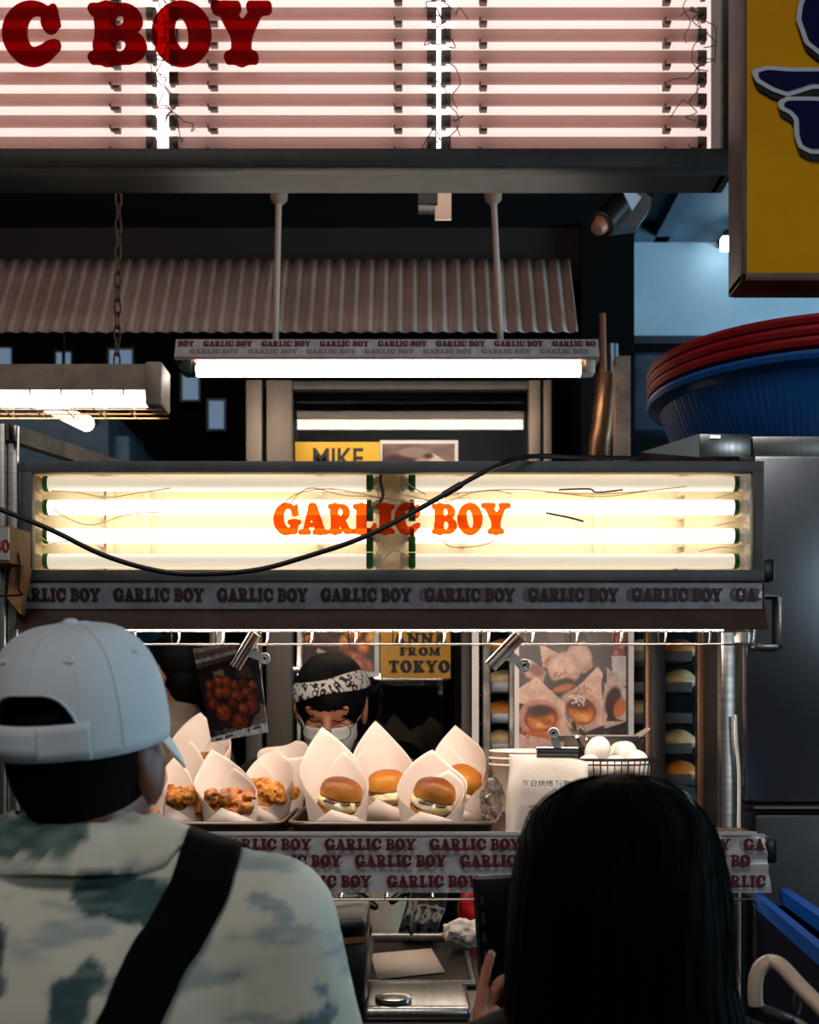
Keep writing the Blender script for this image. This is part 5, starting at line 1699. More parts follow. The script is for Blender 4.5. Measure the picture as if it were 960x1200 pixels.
# ------------------------------------------------------------------ worktop below the shelf
TZ = 1.05
t = Thing('steel_worktop', 'steel worktop behind and below the serving shelf', 'counter', (0, 2.3, 0))
b = B(); b.bb(-.64, .54, 1.9, 2.68, TZ - .03, TZ, .003); t.part('top', b, mat('worktop_steel', (120, 108, 98), .35, .9, noise=(5, (92, 82, 74)), stretch=(8, 1, 1)))
b = B(); b.bb(-.62, .52, 1.94, 2.66, .12, TZ - .03); t.part('cabinet', b, DULL)
b = B()
for x in (-.58, .48):
    for y in (1.98, 2.62):
        b.cyl((x, y, 0), (x, y, .125), .02)
t.part('foot', b, BLACK)
t = Thing('steam_tray', 'shallow steel tray with a bright rim under the white paper', 'tray', (.02, 2.34, TZ))
b = B(); x0, x1, y0, y1 = -.079, .115, 2.135, 2.53
b.bb(x0, x1, y0, y1, TZ + .001, TZ + .006); t.part('pan', b, mat('dark_pan_steel', (74, 66, 60), .35, .8, noise=(6, (54, 48, 44))))
b = B()
for q in ([(x0, y0), (x1, y0)], [(x1, y0), (x1, y1)], [(x1, y1), (x0, y1)], [(x0, y1), (x0, y0)]):
    b.caps((q[0][0], q[0][1], TZ + .008), (q[1][0], q[1][1], TZ + .008), .006, .006)
b.cyl((x0, y1 - .03, TZ + .022), (x1 - .02, y1 - .03, TZ + .022), .010)
t.part('rim', b, STEEL_H)
b = B(); zz = TZ + .0085
b.raw([Vector((-.078, 2.385, zz)), Vector((.044, 2.42, zz + .004)), Vector((.066, 2.225, zz)), Vector((-.058, 2.165, zz)), ], [(0, 1, 2, 3)])
o = single('paper_sheet', b, PAPER, 'square white paper sheet lying on the steel tray', 'paper'); o.modifiers.new('thick', 'SOLIDIFY').thickness = .0015
t = Thing('pan_lid', 'domed steel pan lid with a round knob at the worktop front', 'lid', (.01, 2.0, TZ))
b = B(); b.box((.012, 1.993, TZ + .012), (.175, .18, .024), None, .011, 4); t.part('cover', b, STEEL_H)
b = B(); b.lathe([(.018, .024), (.022, .03), (.030, .034), (.030, .04), (.022, .045), (.001, .046)], (-.026, 1.94, TZ - .008), 32); t.part('knob', b, STEEL_H)
t = Thing('black_bin', 'black box with a rounded lid and steel band beside the paper sheet', 'bin', (-.14, 2.04, TZ))
b = B(); x0, x1 = -.215, -.0705; b.bb(x0, x1, 1.935, 2.12, TZ + .001, 1.17, .008); t.part('body', b, BLACK)
b = B(); b.prism([(x0 - .004, 1.93, 1.158), (x1 + .002, 1.93, 1.172), (x1 + .002, 1.93, 1.182), (x0 - .004, 1.93, 1.170)], (0, .19, 0)); t.part('steel_band', b, mat('worn_steel_band', (170, 140, 116), .3, 1.0))
b = B(); b.box((x0 / 2 + x1 / 2, 2.04, 1.192), (x1 - x0 + .002, .22, .026), Matrix.Rotation(R(-4), 3, 'Y'), .012, 4); t.part('lid', b, mat('gloss_black_lid', (8, 7, 7), .5, spec=.25))
b = B()
def tis(u, v):
    a = 2 * math.pi * u; e = math.pi * (v - .5)
    p = Vector((.042 * math.cos(e) * math.cos(a), .035 * math.cos(e) * math.sin(a), .026 * math.sin(e)))
    p *= 1 + .4 * mnoise.noise(p * 45) + .2 * mnoise.noise(p * 110)
    return p + Vector((P(546, 0, 2.42).x, 2.44, TZ + .042))
b.grid(tis, 48, 28, True); single('crumpled_cloth', b, mat('white_cloth', (226, 216, 208), .8), 'crumpled white cloth beside the steel tray and phone', 'cloth')
b = B()
def redc(u, v):
    a = 2 * math.pi * u; e = math.pi * (v - .5)
    p = Vector((.035 * math.cos(e) * math.cos(a), .03 * math.cos(e) * math.sin(a), .062 * math.sin(e)))
    p *= 1 + .2 * mnoise.noise(p * 30)
    return p + Vector((P(556, 0, 2.58).x, 2.59, TZ + .062))
b.grid(redc, 36, 24, True); single('red_pouch', b, mat('red_plastic_pouch', (170, 10, 24), .35), 'glossy red pouch behind the crumpled white cloth', 'pouch')
# ------------------------------------------------------------------ people
def head_shapes(b, M, ears=True):
    """head facing local +y, centred between the ears; M places it"""
    b.xf = M
    b.ell((0, -.012, .030), (.077, .096, .088)); b.ell((0, .022, -.045), (.060, .066, .072)); b.ell((0, .058, -.094), (.026, .024, .020))
    b.ell((0, .055, .020), (.060, .040, .045)); b.ell((-.034, .062, -.028), (.024, .022, .020)); b.ell((.034, .062, -.028), (.024, .022, .020))
    b.caps((0, .086, .008), (0, .106, -.034), .008, .0125); b.ell((-.011, .094, -.037), (.008, .010, .007)); b.ell((.011, .094, -.037), (.008, .010, .007))
    b.ell((0, .083, -.064), (.024, .011, .006)); b.ell((0, .081, -.073), (.021, .011, .007))
    b.caps((-.045, .078, .022), (.045, .078, .022), .008, .008)
    if ears:
        for s_ in (-1, 1):
            b.ell((s_ * .080, -.006, -.014), (.010, .022, .036), Matrix.Rotation(R(s_ * -14), 3, 'Z'))
            pts = [Vector((s_ * (.084 + .006 * math.cos(a)), -.010 + .022 * math.cos(a + .3) * .9, -.010 + .036 * math.sin(a))) for a in [2 * math.pi * k / 16 for k in range(10)]]
            b.tube(pts, [.003, .0045, .005, .005, .005, .005, .005, .0045, .004, .003], 8)
    b.xf = None


def eyes(t, M, parent):
    for s_ in (-1, 1):
        b = B(); b.xf = M; b.ell((s_ * .031, .076, .0), (.0125, .012, .0115)); b.xf = None
        e = t.part('eye', b, mat('eye_white', (226, 218, 210), .25))
        b = B(); b.xf = M; b.ell((s_ * .031, .0865, -.001), (.0055, .0025, .0055)); b.xf = None
        t.part('iris', b, mat('dark_iris', (24, 14, 10), .2), e)


def hand(b, wrist, f, n, s_, curl=0.35, size=1.0, curls=None, thumb=None):
    """palm with five fingers; f along the fingers, n the way the palm faces, s_ towards the thumb"""
    wrist = Vector(wrist); f = Vector(f).normalized(); n = Vector(n); n = (n - f * n.dot(f)).normalized()
    s_ = Vector(s_); s_ = (s_ - f * s_.dot(f) - n * s_.dot(n)).normalized()
    for i in range(4):
        base = wrist + f * (.088 - .004 * abs(i - 1)) * size + s_ * (.030 - .0195 * i) * size
        b.caps(wrist + f * .012 + s_ * (.018 - .012 * i) * size, base, .013 * size, .0105 * size, 10)
        if i:
            pb = wrist + f * .088 * size + s_ * (.030 - .0195 * (i - 1)) * size
            b.caps(wrist + f * .04, (base + pb) / 2 - f * .012, .012 * size, .0105 * size, 10)
        L = (.072, .080, .074, .058)[i] * size
        ang = 0; p = base; r = .0088 * size
        c = curls[i] if curls else curl
        for k, fr in enumerate((.46, .30, .24)):
            ang += c * (0.8 if k == 0 else 1.0)
            d_ = f * math.cos(ang) + n * math.sin(ang)
            q = p + d_ * L * fr
            b.caps(p, q, r, r * .9, 10); p = q; r *= .9
    p = wrist + f * .028 * size + s_ * .026 * size
    td = thumb or (f * .62 + s_ * .62 + n * .35)
    td = Vector(td).normalized()
    b.caps(wrist + f * .015 * size + s_ * .012 * size, p, .015 * size, .0135 * size, 10)
    q = p + td * .036 * size; b.caps(p, q, .0125 * size, .0105 * size, 10)
    td2 = (td + f * .35).normalized(); q2 = q + td2 * .032 * size; b.caps(q, q2, .0105 * size, .0085 * size, 10)


def body_shapes(b, J, inf=0.0, legs=True, arms=True, neck=True, torso=True):
    w = J.get('w', 1.0)
    x, y = J['pelvis'][0], J['pelvis'][1]
    if torso:
        c, p = Vector(J['chest']), Vector(J['pelvis'])
        b.ell(c, (.165 * w + inf, .110 * w + inf, .170 + inf)); b.ell(c.lerp(p, .5), (.140 * w + inf, .100 * w + inf, .17 + inf)); b.ell(p, (.160 * w + inf, .112 * w + inf, .13 + inf))
        for s_ in ('l', 'r'):
            sh = Vector(J['sh_' + s_]); b.caps(c + Vector((0, 0, .06)), sh, .085 * w + inf, .060 * w + inf)
            b.caps(Vector(J['neck']) + (sh - Vector(J['neck'])) * .1, sh, .045 + inf, .050 * w + inf)
    if neck:
        b.caps(J['neck'], Vector(J['head']) + Vector((0, 0, -.06)), .056 + inf, .054 + inf)
    if arms:
        for s_ in ('l', 'r'):
            b.caps(J['sh_' + s_], J['el_' + s_], .050 * w + inf, .040 * w + inf); b.caps(J['el_' + s_], J['wr_' + s_], .040 * w + inf, .027 + inf)
    if legs:
        p = Vector(J['pelvis'])
        for s_, k in (('l', -1), ('r', 1)):
            hip = p + Vector((k * .088, 0, -.05)); ft = Vector((p.x + k * .10, p.y, .075)); kn = Vector((p.x + k * .098, p.y + J.get('face', 1) * .015, .48))
            b.caps(hip, kn, .086 * w + inf, .056 + inf); b.caps(kn, ft, .054 + inf, .040 + inf)


def feet(b, J, inf=0.0):
    p = Vector(J['pelvis']); fy = J.get('face', 1)
    for k in (-1, 1):
        a = Vector((p.x + k * .10, p.y - fy * .03, .042)); b.caps(a, a + Vector((k * .02, fy * .17, -.008)), .038 + inf, .030 + inf)


def clothes_legs(t, J, m):
    b = B(); body_shapes(b, J, .012, arms=False, neck=False, torso=False); p = Vector(J['pelvis']); b.ell(p, (.175 * J.get('w', 1), .125, .14))
    t.part('trousers', bake(b, .012, 4), m)
    b = B(); feet(b, J, .006); t.part('shoes', bake(b, .008, 3), BLACK)


# ---- man in the white cap
md = 1.225
hx = P(96, 0, md).x
J = dict(head=(hx, md, 1.498), neck=(hx + .002, md - .005, 1.405), chest=(hx + .004, md + .005, 1.215), pelvis=(hx, md + .01, .90), sh_l=(hx - .19, md, 1.325), sh_r=(hx + .185, md, 1.324),
         el_l=(hx - .25, md + .04, 1.05), el_r=(hx + .235, md + .04, 1.05), wr_l=(hx - .20, md + .26, 1.02), wr_r=(hx + .20, md + .26, 1.02), w=1.06)
M1 = Matrix.Translation(Vector(J['head']) + Vector((.004, .008, 0))) @ Matrix.Rotation(R(-13), 4, 'Z') @ Matrix.Rotation(R(3), 4, 'X') @ Matrix.Diagonal((.92, .90, .95, 1))
man = Thing('person', 'man in white cap and patterned pale shirt seen from behind, black strap over his shoulder', 'person', (hx, md, 0))
b = B(); body_shapes(b, J); head_shapes(b, M1); feet(b, J)
for s_, k in (('l', -1), ('r', 1)):
    hand(b, J['wr_' + s_], (-k * .2, 1, .05), (-k, 0, -.3), (0, 0, 1), .4)
body = man.part('body', bake(b, .0055, 2), mat('man_skin', (112, 60, 44), .5, noise=(30, (136, 80, 56))))
eyes(man, M1, body)
# cropped hair at the back and sides
b = B(); b.xf = M1
def hairfn(u, v):
    az = R(-90) + (u - .5) * R(232)
    e0 = R(-52) + R(22) * abs(2 * u - 1) ** 2
    el = e0 + (R(30) - e0) * v
    k = 1.0 + .02 * min(1, v * 4)
    return Vector((.0785 * k * math.cos(el) ** .85 * math.cos(az), -.012 + .0985 * k * math.cos(el) ** .85 * math.sin(az), .026 + .090 * k * math.sin(el) - (.02 if el < 0 else 0) * math.sin(-el)))
b.grid(hairfn, 60, 30)
b.xf = None
hr = man.part('hair', b, mat('cropped_dark_hair', (16, 10, 8), .9, bump=(400, .7, .002), spec=.1))
hr.modifiers.new('thick', 'SOLIDIFY').thickness = .004
# shirt
def infl(J, inf):
    b = B(); body_shapes(b, J, inf, legs=False, arms=False, neck=False)
    for s_, k in (('l', -1), ('r', 1)):
        sh, el = Vector(J['sh_' + s_]), Vector(J['el_' + s_]); b.caps(sh, sh.lerp(el, .75), .064 + inf, .072 + inf)
        b.caps(Vector(J['neck']) + Vector((k * .03, 0, -.02)), sh + Vector((-k * .01, 0, .012)), .048 + inf, .052 + inf)
    c = Vector(J['chest']); b.ell(c + Vector((0, -.01, .02)), (.185 + inf, .118 + inf, .17)); b.ell(Vector(J['pelvis']) + Vector((0, 0, .06)), (.178 + inf, .125 + inf, .16))
    return b
sm = bake(infl(J, .014), .006, 6)
for v in sm.vertices:
    q = v.co
    v.co = q + v.normal * (.004 * mnoise.noise(Vector((q.x * 9, q.y * 9, q.z * 4))) + .0025 * mnoise.noise(Vector((q.x * 22, q.y * 22, q.z * 8 + 5))))
at = sm.color_attributes.new('Col', 'FLOAT_COLOR', 'POINT')
def smooth(a, b_, x):
    t_ = max(0, min(1, (x - a) / (b_ - a))); return t_ * t_ * (3 - 2 * t_)
strokes = [((103, 1048), (178, 1066), 27, (58, 82, 84)), ((150, 1050), (176, 1078), 16, (70, 94, 96)), ((84, 1165), (112, 1140), 19, (66, 88, 90)), ((84, 1195), (92, 1160), 22, (62, 84, 88)), ((-8, 1100), (0, 1150), 14, (44, 58, 66)), ((-30, 990), (58, 982), 26, (70, 92, 88)),
           ((290, 1060), (330, 1080), 10, (146, 160, 160)), ((20, 1230), (60, 1260), 24, (66, 88, 90)), ((300, 1250), (360, 1230), 24, (70, 92, 94)), ((372, 1175), (384, 1205), 7, (92, 116, 140))]
def shirt_col(q):
    px = CX + q.x * F / 1.12; py = HY + (ZC - q.z) * F / 1.12
    n1 = mnoise.noise(Vector((px * .008, py * .030, 2.0))); n2 = mnoise.noise(Vector((px * .03, py * .10, 9.0))); n3 = mnoise.noise(Vector((px * .012, py * .012, 30.0)))
    base = Vector((214, 207, 188)) + Vector((8, 8, 8)) * n3
    k = smooth(.02, .42, n1 + .45 * n2 - .05)
    base = base.lerp(Vector((148, 160, 158)), .75 * k)
    back = q.y < md + .03
    if back:
        for (a, e, r, c) in strokes:
            dx, dy = e[0] - a[0], e[1] - a[1]; t_ = max(0, min(1, ((px - a[0]) * dx + (py - a[1]) * dy) / (dx * dx + dy * dy)))
            dd = math.hypot(px - a[0] - t_ * dx, py - a[1] - t_ * dy)
            ang = mnoise.noise(Vector((px * .05, py * .05, 1))) * 8 + mnoise.noise(Vector((px * .16, py * .03, 4))) * 5
            m_ = 1 - smooth(r - 4, r + 3, dd + ang)
            m_ *= .72 + .28 * smooth(-.3, .2, mnoise.noise(Vector((px * .02, py * .16, 7))))
            base = base.lerp(Vector(c), m_)
    else:
        k2 = smooth(.15, .35, mnoise.noise(Vector((q.x * 9, q.z * 7, 4)))); base = base.lerp(Vector((62, 86, 88)), k2)
    return (lin(base.x), lin(base.y), lin(base.z), 1)
at.data.foreach_set('color', np.array([shirt_col(v.co) for v in sm.vertices], dtype=np.float32).ravel())
SHIRT = mat('brush_print_shirt', attr=True, rough=.85, bump=(300, .15, .001), spec=.2)
bvh = BVHTree.FromPolygons([v.co.copy() for v in sm.vertices], [tuple(p.vertices) for p in sm.polygons])
man.part('shirt', sm, SHIRT)
nk = Vector(J['neck'])
b = B()
def collar(u, v):
    a = R(-90) + (u - .5) * R(300)
    fold = v < .5
    w_ = (.5 - v) * 2 if fold else (v - .5) * 2
    front = (1 + math.sin(a)) / 2
    if v < .5:   # outer fall
        r = .066 + .034 * w_; z = 1.446 - .050 * w_
    else:
        r = .064 - .003 * w_; z = 1.442 - .045 * w_
    z -= .020 * front
    return Vector((nk.x + r * 1.04 * math.cos(a), nk.y + .012 + r * .98 * math.sin(a), z - .004 + .002 * mnoise.noise(Vector((a * 2, v, 0)))))
b.grid(collar, 80, 12)
cm = b.me('collar')
for v in cm.vertices:
    if v.co.y < nk.y + .05:
        l_, n_, _, _ = bvh.find_nearest(v.co)
        dd = (v.co - l_).dot(n_)
        if dd < .004 and math.hypot(v.co.x - nk.x, v.co.y - nk.y - .012) > .0655:
            v.co = l_ + n_ * .005
at = cm.color_attributes.new('Col', 'FLOAT_COLOR', 'POINT'); at.data.foreach_set('color', np.array([shirt_col(v.co) for v in cm.vertices], dtype=np.float32).ravel())
co = man.part('collar', cm, SHIRT); co.modifiers.new('thick', 'SOLIDIFY').thickness = .002
clothes_legs(man, J, mat('dark_trousers', (34, 36, 42), .8))
# strap
cen = catmull([P(20, 1480, 1.08), P(80, 1350, 1.08), P(116, 1275, 1.08), P(151, 1200, 1.08), P(192, 1115, 1.09), P(226, 1048, 1.10), P(242, 1012, 1.17), Vector((P(243, 0, 1.22).x, 1.24, 1.40)), Vector((hx + .12, 1.33, 1.33)), Vector((hx + .08, 1.37, 1.2)), Vector((hx + .0, 1.39, 1.05))], 8)
for _ in range(3):
    cen = [bvh.find_nearest(c)[0] for c in cen]
    for _k in range(12):
        cen = [cen[0]] + [(cen[i - 1] + cen[i] * 2 + cen[i + 1]) / 4 for i in range(1, len(cen) - 1)] + [cen[-1]]
vs = []; nb = 8
for i, c in enumerate(cen):
    tn = (cen[min(i + 1, len(cen) - 1)] - cen[max(i - 1, 0)]).normalized()
    loc, nor, _, _ = bvh.find_nearest(c)
    w_ = tn.cross(nor).normalized()
    for k in range(nb + 1):
        q = loc + w_ * ((k / nb - .5) * .057)
        l2, n2, _, _ = bvh.find_nearest(q + nor * .01)
        vs.append(l2 + n2 * .006)
b = B(); w1 = nb + 1
b.raw(vs, [(i * w1 + k, i * w1 + k + 1, (i + 1) * w1 + k + 1, (i + 1) * w1 + k) for i in range(len(cen) - 1) for k in range(nb)])
st = man.part('bag_strap', b, mat('black_webbing', (8, 8, 8), .9, bump=(500, .3), spec=.1), label='wide black strap across the back')
st.modifiers.new('thick', 'SOLIDIFY').thickness = .003
# cap
CAPM = mat('white_cotton_twill', (220, 224, 228), .8, noise=(10, (208, 212, 216)), bump=(260, .2, .001), spec=.2)
MC = Matrix.Translation(P(95, 868, md) + Vector((0, 0, -.002))) @ Matrix.Rotation(R(-14), 4, 'Z') @ Matrix.Rotation(R(10), 4, 'X')
CH = .122
def dome(az, s_, k=1.0):
    """az measured from the back, s_ 0 at the rim .. 1 at the crown"""
    e = s_ * math.pi / 2
    rr_ = math.cos(e) ** .62 * (1 + .02 * math.sin(s_ * 3.1))
    x = .0865 * k * rr_ * math.sin(az); y = -.102 * k * rr_ * math.cos(az)
    pan = 1 + .006 * math.cos(6 * az)
    return Vector((x * pan, y * pan, CH * k * math.sin(e) ** .92))
AO = R(34)
def v0(az):
    a = (az + math.pi) % (2 * math.pi) - math.pi
    q = abs(a) / AO
    if q >= 1: return 0.0
    return .150 + .185 * (1 - q ** 4)
b = B(); b.xf = MC
NA = 160
azs = sorted(set([2 * math.pi * k / NA - math.pi for k in range(NA)] + [AO * .999, AO * 1.001, -AO * .999, -AO * 1.001]))
NV = 26
vs = [dome(a, v0(a) + (1 - v0(a)) * j / NV * .995) + Vector((0, 0, .0)) for j in range(NV + 1) for a in azs]
na = len(azs)
b.raw(vs, [(j * na + i, j * na + (i + 1) % na, (j + 1) * na + (i + 1) % na, (j + 1) * na + i) for j in range(NV) for i in range(na)] + [tuple(NV * na + i for i in range(na))])
b.xf = None
cap = man.part('cap', b, CAPM, label='white baseball cap worn peak forwards')
cap.modifiers.new('thick', 'SOLIDIFY').thickness = .0022
b = B(); b.xf = MC
def cstrap(u, v):
    az = (u - .5) * 2 * (AO + .10)
    p = dome(az, .005 + .165 * v, 1.012); return p
b.grid(cstrap, 40, 4)
b.grid(lambda u, v: dome((u * .86 - .62) * (AO + .05), .015 + .15 * v, 1.035), 30, 3)
b.xf = None
o = man.part('cap_strap', b, CAPM, cap); o.modifiers.new('thick', 'SOLIDIFY').thickness = .002
b = B(); b.xf = MC
def brim(u, v):
    a = (u - .5) * R(72)
    inner = dome(math.pi + a, .01, 1.0)
    ext = .040 * math.cos(a * .80) ** .8
    out = inner + Vector((math.sin(a) * .25 * -1 * 0, 1, 0)) * 0
    dirv = Vector((-math.sin(math.pi + a) * -1 * .45, 1, 0)).normalized()
    p = inner + dirv * ext * v
    p.z -= .044 * (abs(u - .5) * 2) ** 2 * (.35 + .65 * v) + .010 * v
    return p
b.grid(brim, 40, 10); b.xf = None
o = man.part('cap_brim', b, CAPM, cap); o.modifiers.new('thick', 'SOLIDIFY').thickness = .003
b = B(); b.xf = MC; b.ell((0, 0, CH + .001), (.0085, .0085, .005)); b.xf = None; man.part('cap_button', b, CAPM, cap)
b = B(); b.xf = MC
for k in range(6):
    az = R(60 * k)
    for off in ((-.045, .045) if k == 0 else (0,)):
        pts = []
        for j in range(19):
            s_ = max(v0(az) + .01, 0.03) + (.97 - max(v0(az) + .01, 0.03)) * j / 18
            pts.append(dome(az + off * (1 - s_ * .6), s_, 1.001))
        b.tube(pts, .0011, 6)
for sgn in (-1, 1):
    pts = [dome(sgn * (AO * min(1.03, q)), v0(min(AO * q, AO * .999)) if q < 1 else max(0.0, .15 * (1.5 - q) / .5), 1.003) for q in [k / 10 for k in range(0, 11)]]
    b.tube(pts, .0016, 6)
b.xf = None; man.part('cap_seam', b, CAPM, cap)
for az in (30, -30, 90, -90, 150, -150):
    b = B(); b.xf = MC; p = dome(R(az), .55, 1.002); q = dome(R(az), .55, 1.1) - p
    b.ring(p, .0042, .0013, q, 16, 6); b.cyl(p - q * .03, p + q * .01, .0016); b.xf = None
    man.part('cap_eyelet', b, CAPM, cap)

# ---- woman with the phone
wd = 1.14
wx = P(722, 0, wd).x
J = dict(head=(wx, wd + .01, 1.352), neck=(wx, wd, 1.245), chest=(wx, wd + .005, 1.08), pelvis=(wx, wd, .80), sh_l=(wx - .155, wd, 1.178), sh_r=(wx + .155, wd, 1.178), el_l=(wx - .19, wd + .10, .97), el_r=(wx + .17, wd + .12, .96),
         wr_l=(P(572, 0, 1.41).x - .003, 1.405, P(0, 1262, 1.41).z), wr_r=(wx - .0, wd + .27, 1.115), w=.88)
woman = Thing('person', 'woman with long black hair in dark clothes, seen from behind, holding up a phone', 'person', (wx, wd, 0))
M2 = Matrix.Translation(Vector(J['head'])) @ Matrix.Rotation(R(6), 4, 'Z') @ Matrix.Rotation(R(-6), 4, 'X')
b = B(); body_shapes(b, J); head_shapes(b, M2); feet(b, J)
wl = Vector(J['wr_l'])
hand(b, wl, (.05, .10, 1), (.55, -.25, 0), (-.35, -.9, 0), .5, .95, curls=[.10, .62, .68, .72], thumb=(.30, -.35, .9))
hand(b, J['wr_r'], (-.25, .5, .85), (-.5, .2, .3), (-.2, -1, .2), .5, .92)
wb = woman.part('body', bake(b, .0042, 2), mat('woman_skin', (196, 132, 106), .5, noise=(30, (184, 118, 92))))
eyes(woman, M2, wb)
rowsH = [(906.5, 723.9, 724.1), (907, 716, 732), (909, 700, 748), (914, 678, 770), (922, 660, 788), (934, 643, 804), (952, 626, 821), (980, 610, 836), (1015, 602, 845), (1055, 598, 850), (1100, 595, 855), (1145, 592, 860), (1190, 590, 872), (1240, 592, 884), (1300, 606, 880), (1370, 640, 850)]
def hairw(u, v):
    f_ = v * (len(rowsH) - 1); i = min(int(f_), len(rowsH) - 2); q = f_ - i
    r0, r1 = rowsH[i], rowsH[i + 1]
    y_, l_, r_ = [r0[k] + (r1[k] - r0[k]) * q for k in range(3)]
    a_, e_ = P(l_, y_, wd), P(r_, y_, wd)
    cx_, hw = (a_.x + e_.x) / 2, (e_.x - a_.x) / 2
    gap = R(62) * smooth(940, 1010, y_)
    a = R(90) + gap + u * (2 * math.pi - 2 * gap)
    dep = min(.112, hw * 1.12) if y_ < 1015 else .112 - .02 * smooth(1050, 1200, y_)
    st = 1 + (.012 * mnoise.noise(Vector((a * 9, y_ * .004, 3))) + .007 * mnoise.noise(Vector((a * 28, y_ * .006, 8)))) * min(1, hw / .05)
    return Vector((cx_ + hw * math.cos(a) * st, wd + dep * math.sin(a) * st, a_.z))
b = B(); b.grid(hairw, 220, 70)
HAIRW = mat('long_black_hair', (6, 4, 4), .75, bump=(120, .6, .002), stretch=(8, 8, .5), spec=.05)
h_ = woman.part('hair', b, HAIRW); h_.modifiers.new('thick', 'SOLIDIFY').thickness = .008
b = B(); rr = random.Random(4)
for k in range(60):
    a = rr.uniform(R(150), R(390)); u = ((a - R(90)) % (2 * math.pi)) / (2 * math.pi)
    va = rr.uniform(.02, .5); pts = [hairw(u + .004 * math.sin(j), min(1, va + j * .07)) for j in range(7)]
    c = Vector((wx, wd, 0)); pts = [p + (p - Vector((wx, wd, p.z))).normalized() * (.002 + .002 * rr.random()) for p in pts]
    b.tube(catmull(pts, 4), .0006, 5)
woman.part('loose_strands', b, HAIRW, h_)
bj = B(); body_shapes(bj, J, .016, legs=False, neck=False); wl2 = Vector(J['wr_l'])
woman.part('jacket', bake(bj, .010, 4), mat('dark_jacket', (8, 8, 9), .85, bump=(30, .3, .006), spec=.2))
clothes_legs(woman, J, MATS['dark_jacket'])

ph = Thing('mobile_phone', 'black mobile phone held upright beside the long black hair', 'phone', P(596, 1180, 1.425))
pm = Matrix.Translation(P(597, 1103, 1.43)) @ Matrix.Rotation(R(-10), 4, 'X') @ Matrix.Rotation(R(-3), 4, 'Y')
b = B(); b.xf = pm; b.box((0, 0, 0), (.079, .009, .158), None, .009, 4); b.xf = None; ph.part('case', b, mat('phone_case', (12, 13, 16), .3))
b = B(); b.xf = pm; b.box((0, -.0046, 0), (.072, .0012, .150), None, .0005); b.xf = None; ph.part('screen', b, mat('dark_screen', (4, 7, 12), .25, spec=.2))
b = B(); b.xf = pm
for k in range(5):
    b.box((-.030, -.0054, .05 - .022 * k), (.004, .0004, .010 + .004 * (k % 2)), None, .0)
b.xf = None; ph.part('screen_glints', b, mat('screen_glint', (8, 22, 32), .4, emit=((40, 120, 150), .012)))  # faint blue glints put on the screen edge as marks

# ---- worker behind the counter
kd = 2.96
kx = P(388, 0, kd).x
J = dict(head=(kx, kd, P(0, 828, kd).z), neck=(kx + .0, kd + .045, 1.425), chest=(kx, kd + .06, 1.235), pelvis=(kx, kd + .09, .90), sh_l=(kx - .175, kd + .05, 1.36), sh_r=(kx + .175, kd + .05, 1.36), el_l=(kx - .20, kd - .05, 1.15), el_r=(kx + .235, kd - .07, 1.17),
         wr_l=(kx + .02, kd - .34, 1.165), wr_r=(P(512, 0, 2.56).x, 2.60, 1.185), w=.92, face=-1)
wk = Thing('person', 'worker in black with white bandana headband, glasses and white face mask looking down', 'person', (kx, kd + .08, 0))
M3 = Matrix.Translation(Vector(J['head'])) @ Matrix.Rotation(R(180 - 3), 4, 'Z') @ Matrix.Rotation(R(-20), 4, 'X')
b = B(); body_shapes(b, J); head_shapes(b, M3); feet(b, J)
hand(b, J['wr_l'], (.4, -.9, -.35), (.2, -.2, -1), (1, .3, 0), .3, .95); hand(b, J['wr_r'], (-.25, -.75, -.6), (-.3, .3, -1), (-1, .3, 0), .35, .95)
kb = wk.part('body', bake(b, .005, 2), mat('worker_skin', (200, 134, 100), .5, noise=(30, (190, 122, 90))))
b = B(); b.xf = M3
for s_ in (-1, 1):
    b.tube([Vector((s_ * (.016 + .03 * k / 8), .0905 - .010 * (k / 8) ** 2, -.002 - .005 * math.sin(math.pi * k / 8))) for k in range(9)], .0016, 6)
    b.tube([Vector((s_ * (.014 + .036 * k / 8), .0915 - .012 * (k / 8) ** 2, .020 + .006 * math.sin(math.pi * k / 8))) for k in range(9)], .0024, 6)
b.xf = None; wk.part('brows_and_lashes', b, MATS['black_hair'], kb)
b = B(); b.xf = M3
def khair(u, v):
    a = 2 * math.pi * u; # 0 at +x, 90deg = face
    fr = max(0, math.sin(a))
    side = abs(math.cos(a))
    low = -.075 if math.sin(a) < .15 else (-.055 * side ** 3 + .010 * (1 - side))
    e0 = math.asin(max(-.95, min(.95, (low - .03) / .1)))
    e = e0 + (math.pi / 2 - e0) * v
    n_ = 1 + .015 * mnoise.noise(Vector((a * 10, e * 2, 2)))
    return Vector((.090 * n_ * max(.0, math.cos(e)) ** .8 * math.cos(a), -.012 + .107 * n_ * max(0, math.cos(e)) ** .8 * math.sin(a), .030 + .100 * math.sin(e)))
b.grid(khair, 80, 24, True); b.xf = None
kh = wk.part('hair', b, HAIR); kh.modifiers.new('thick', 'SOLIDIFY').thickness = .004
b = B(); b.xf = M3 @ Matrix.Translation((0, -.012, .052)) @ Matrix.Rotation(R(12), 4, 'Y') @ Matrix.Rotation(R(16), 4, 'X')
def band(u, v):
    a = 2 * math.pi * u; t_ = v * 2 * math.pi
    hw = .020 + .003 * math.sin(a * 3)
    rr_ = 1.03 + .05 * math.cos(t_)
    return Vector((.088 * rr_ * math.cos(a) * (1 - .05 * math.sin(t_)), .108 * rr_ * math.sin(a) * (1 - .05 * math.sin(t_)), hw * math.sin(t_)))
b.grid(band, 80, 12, True); b.xf = None
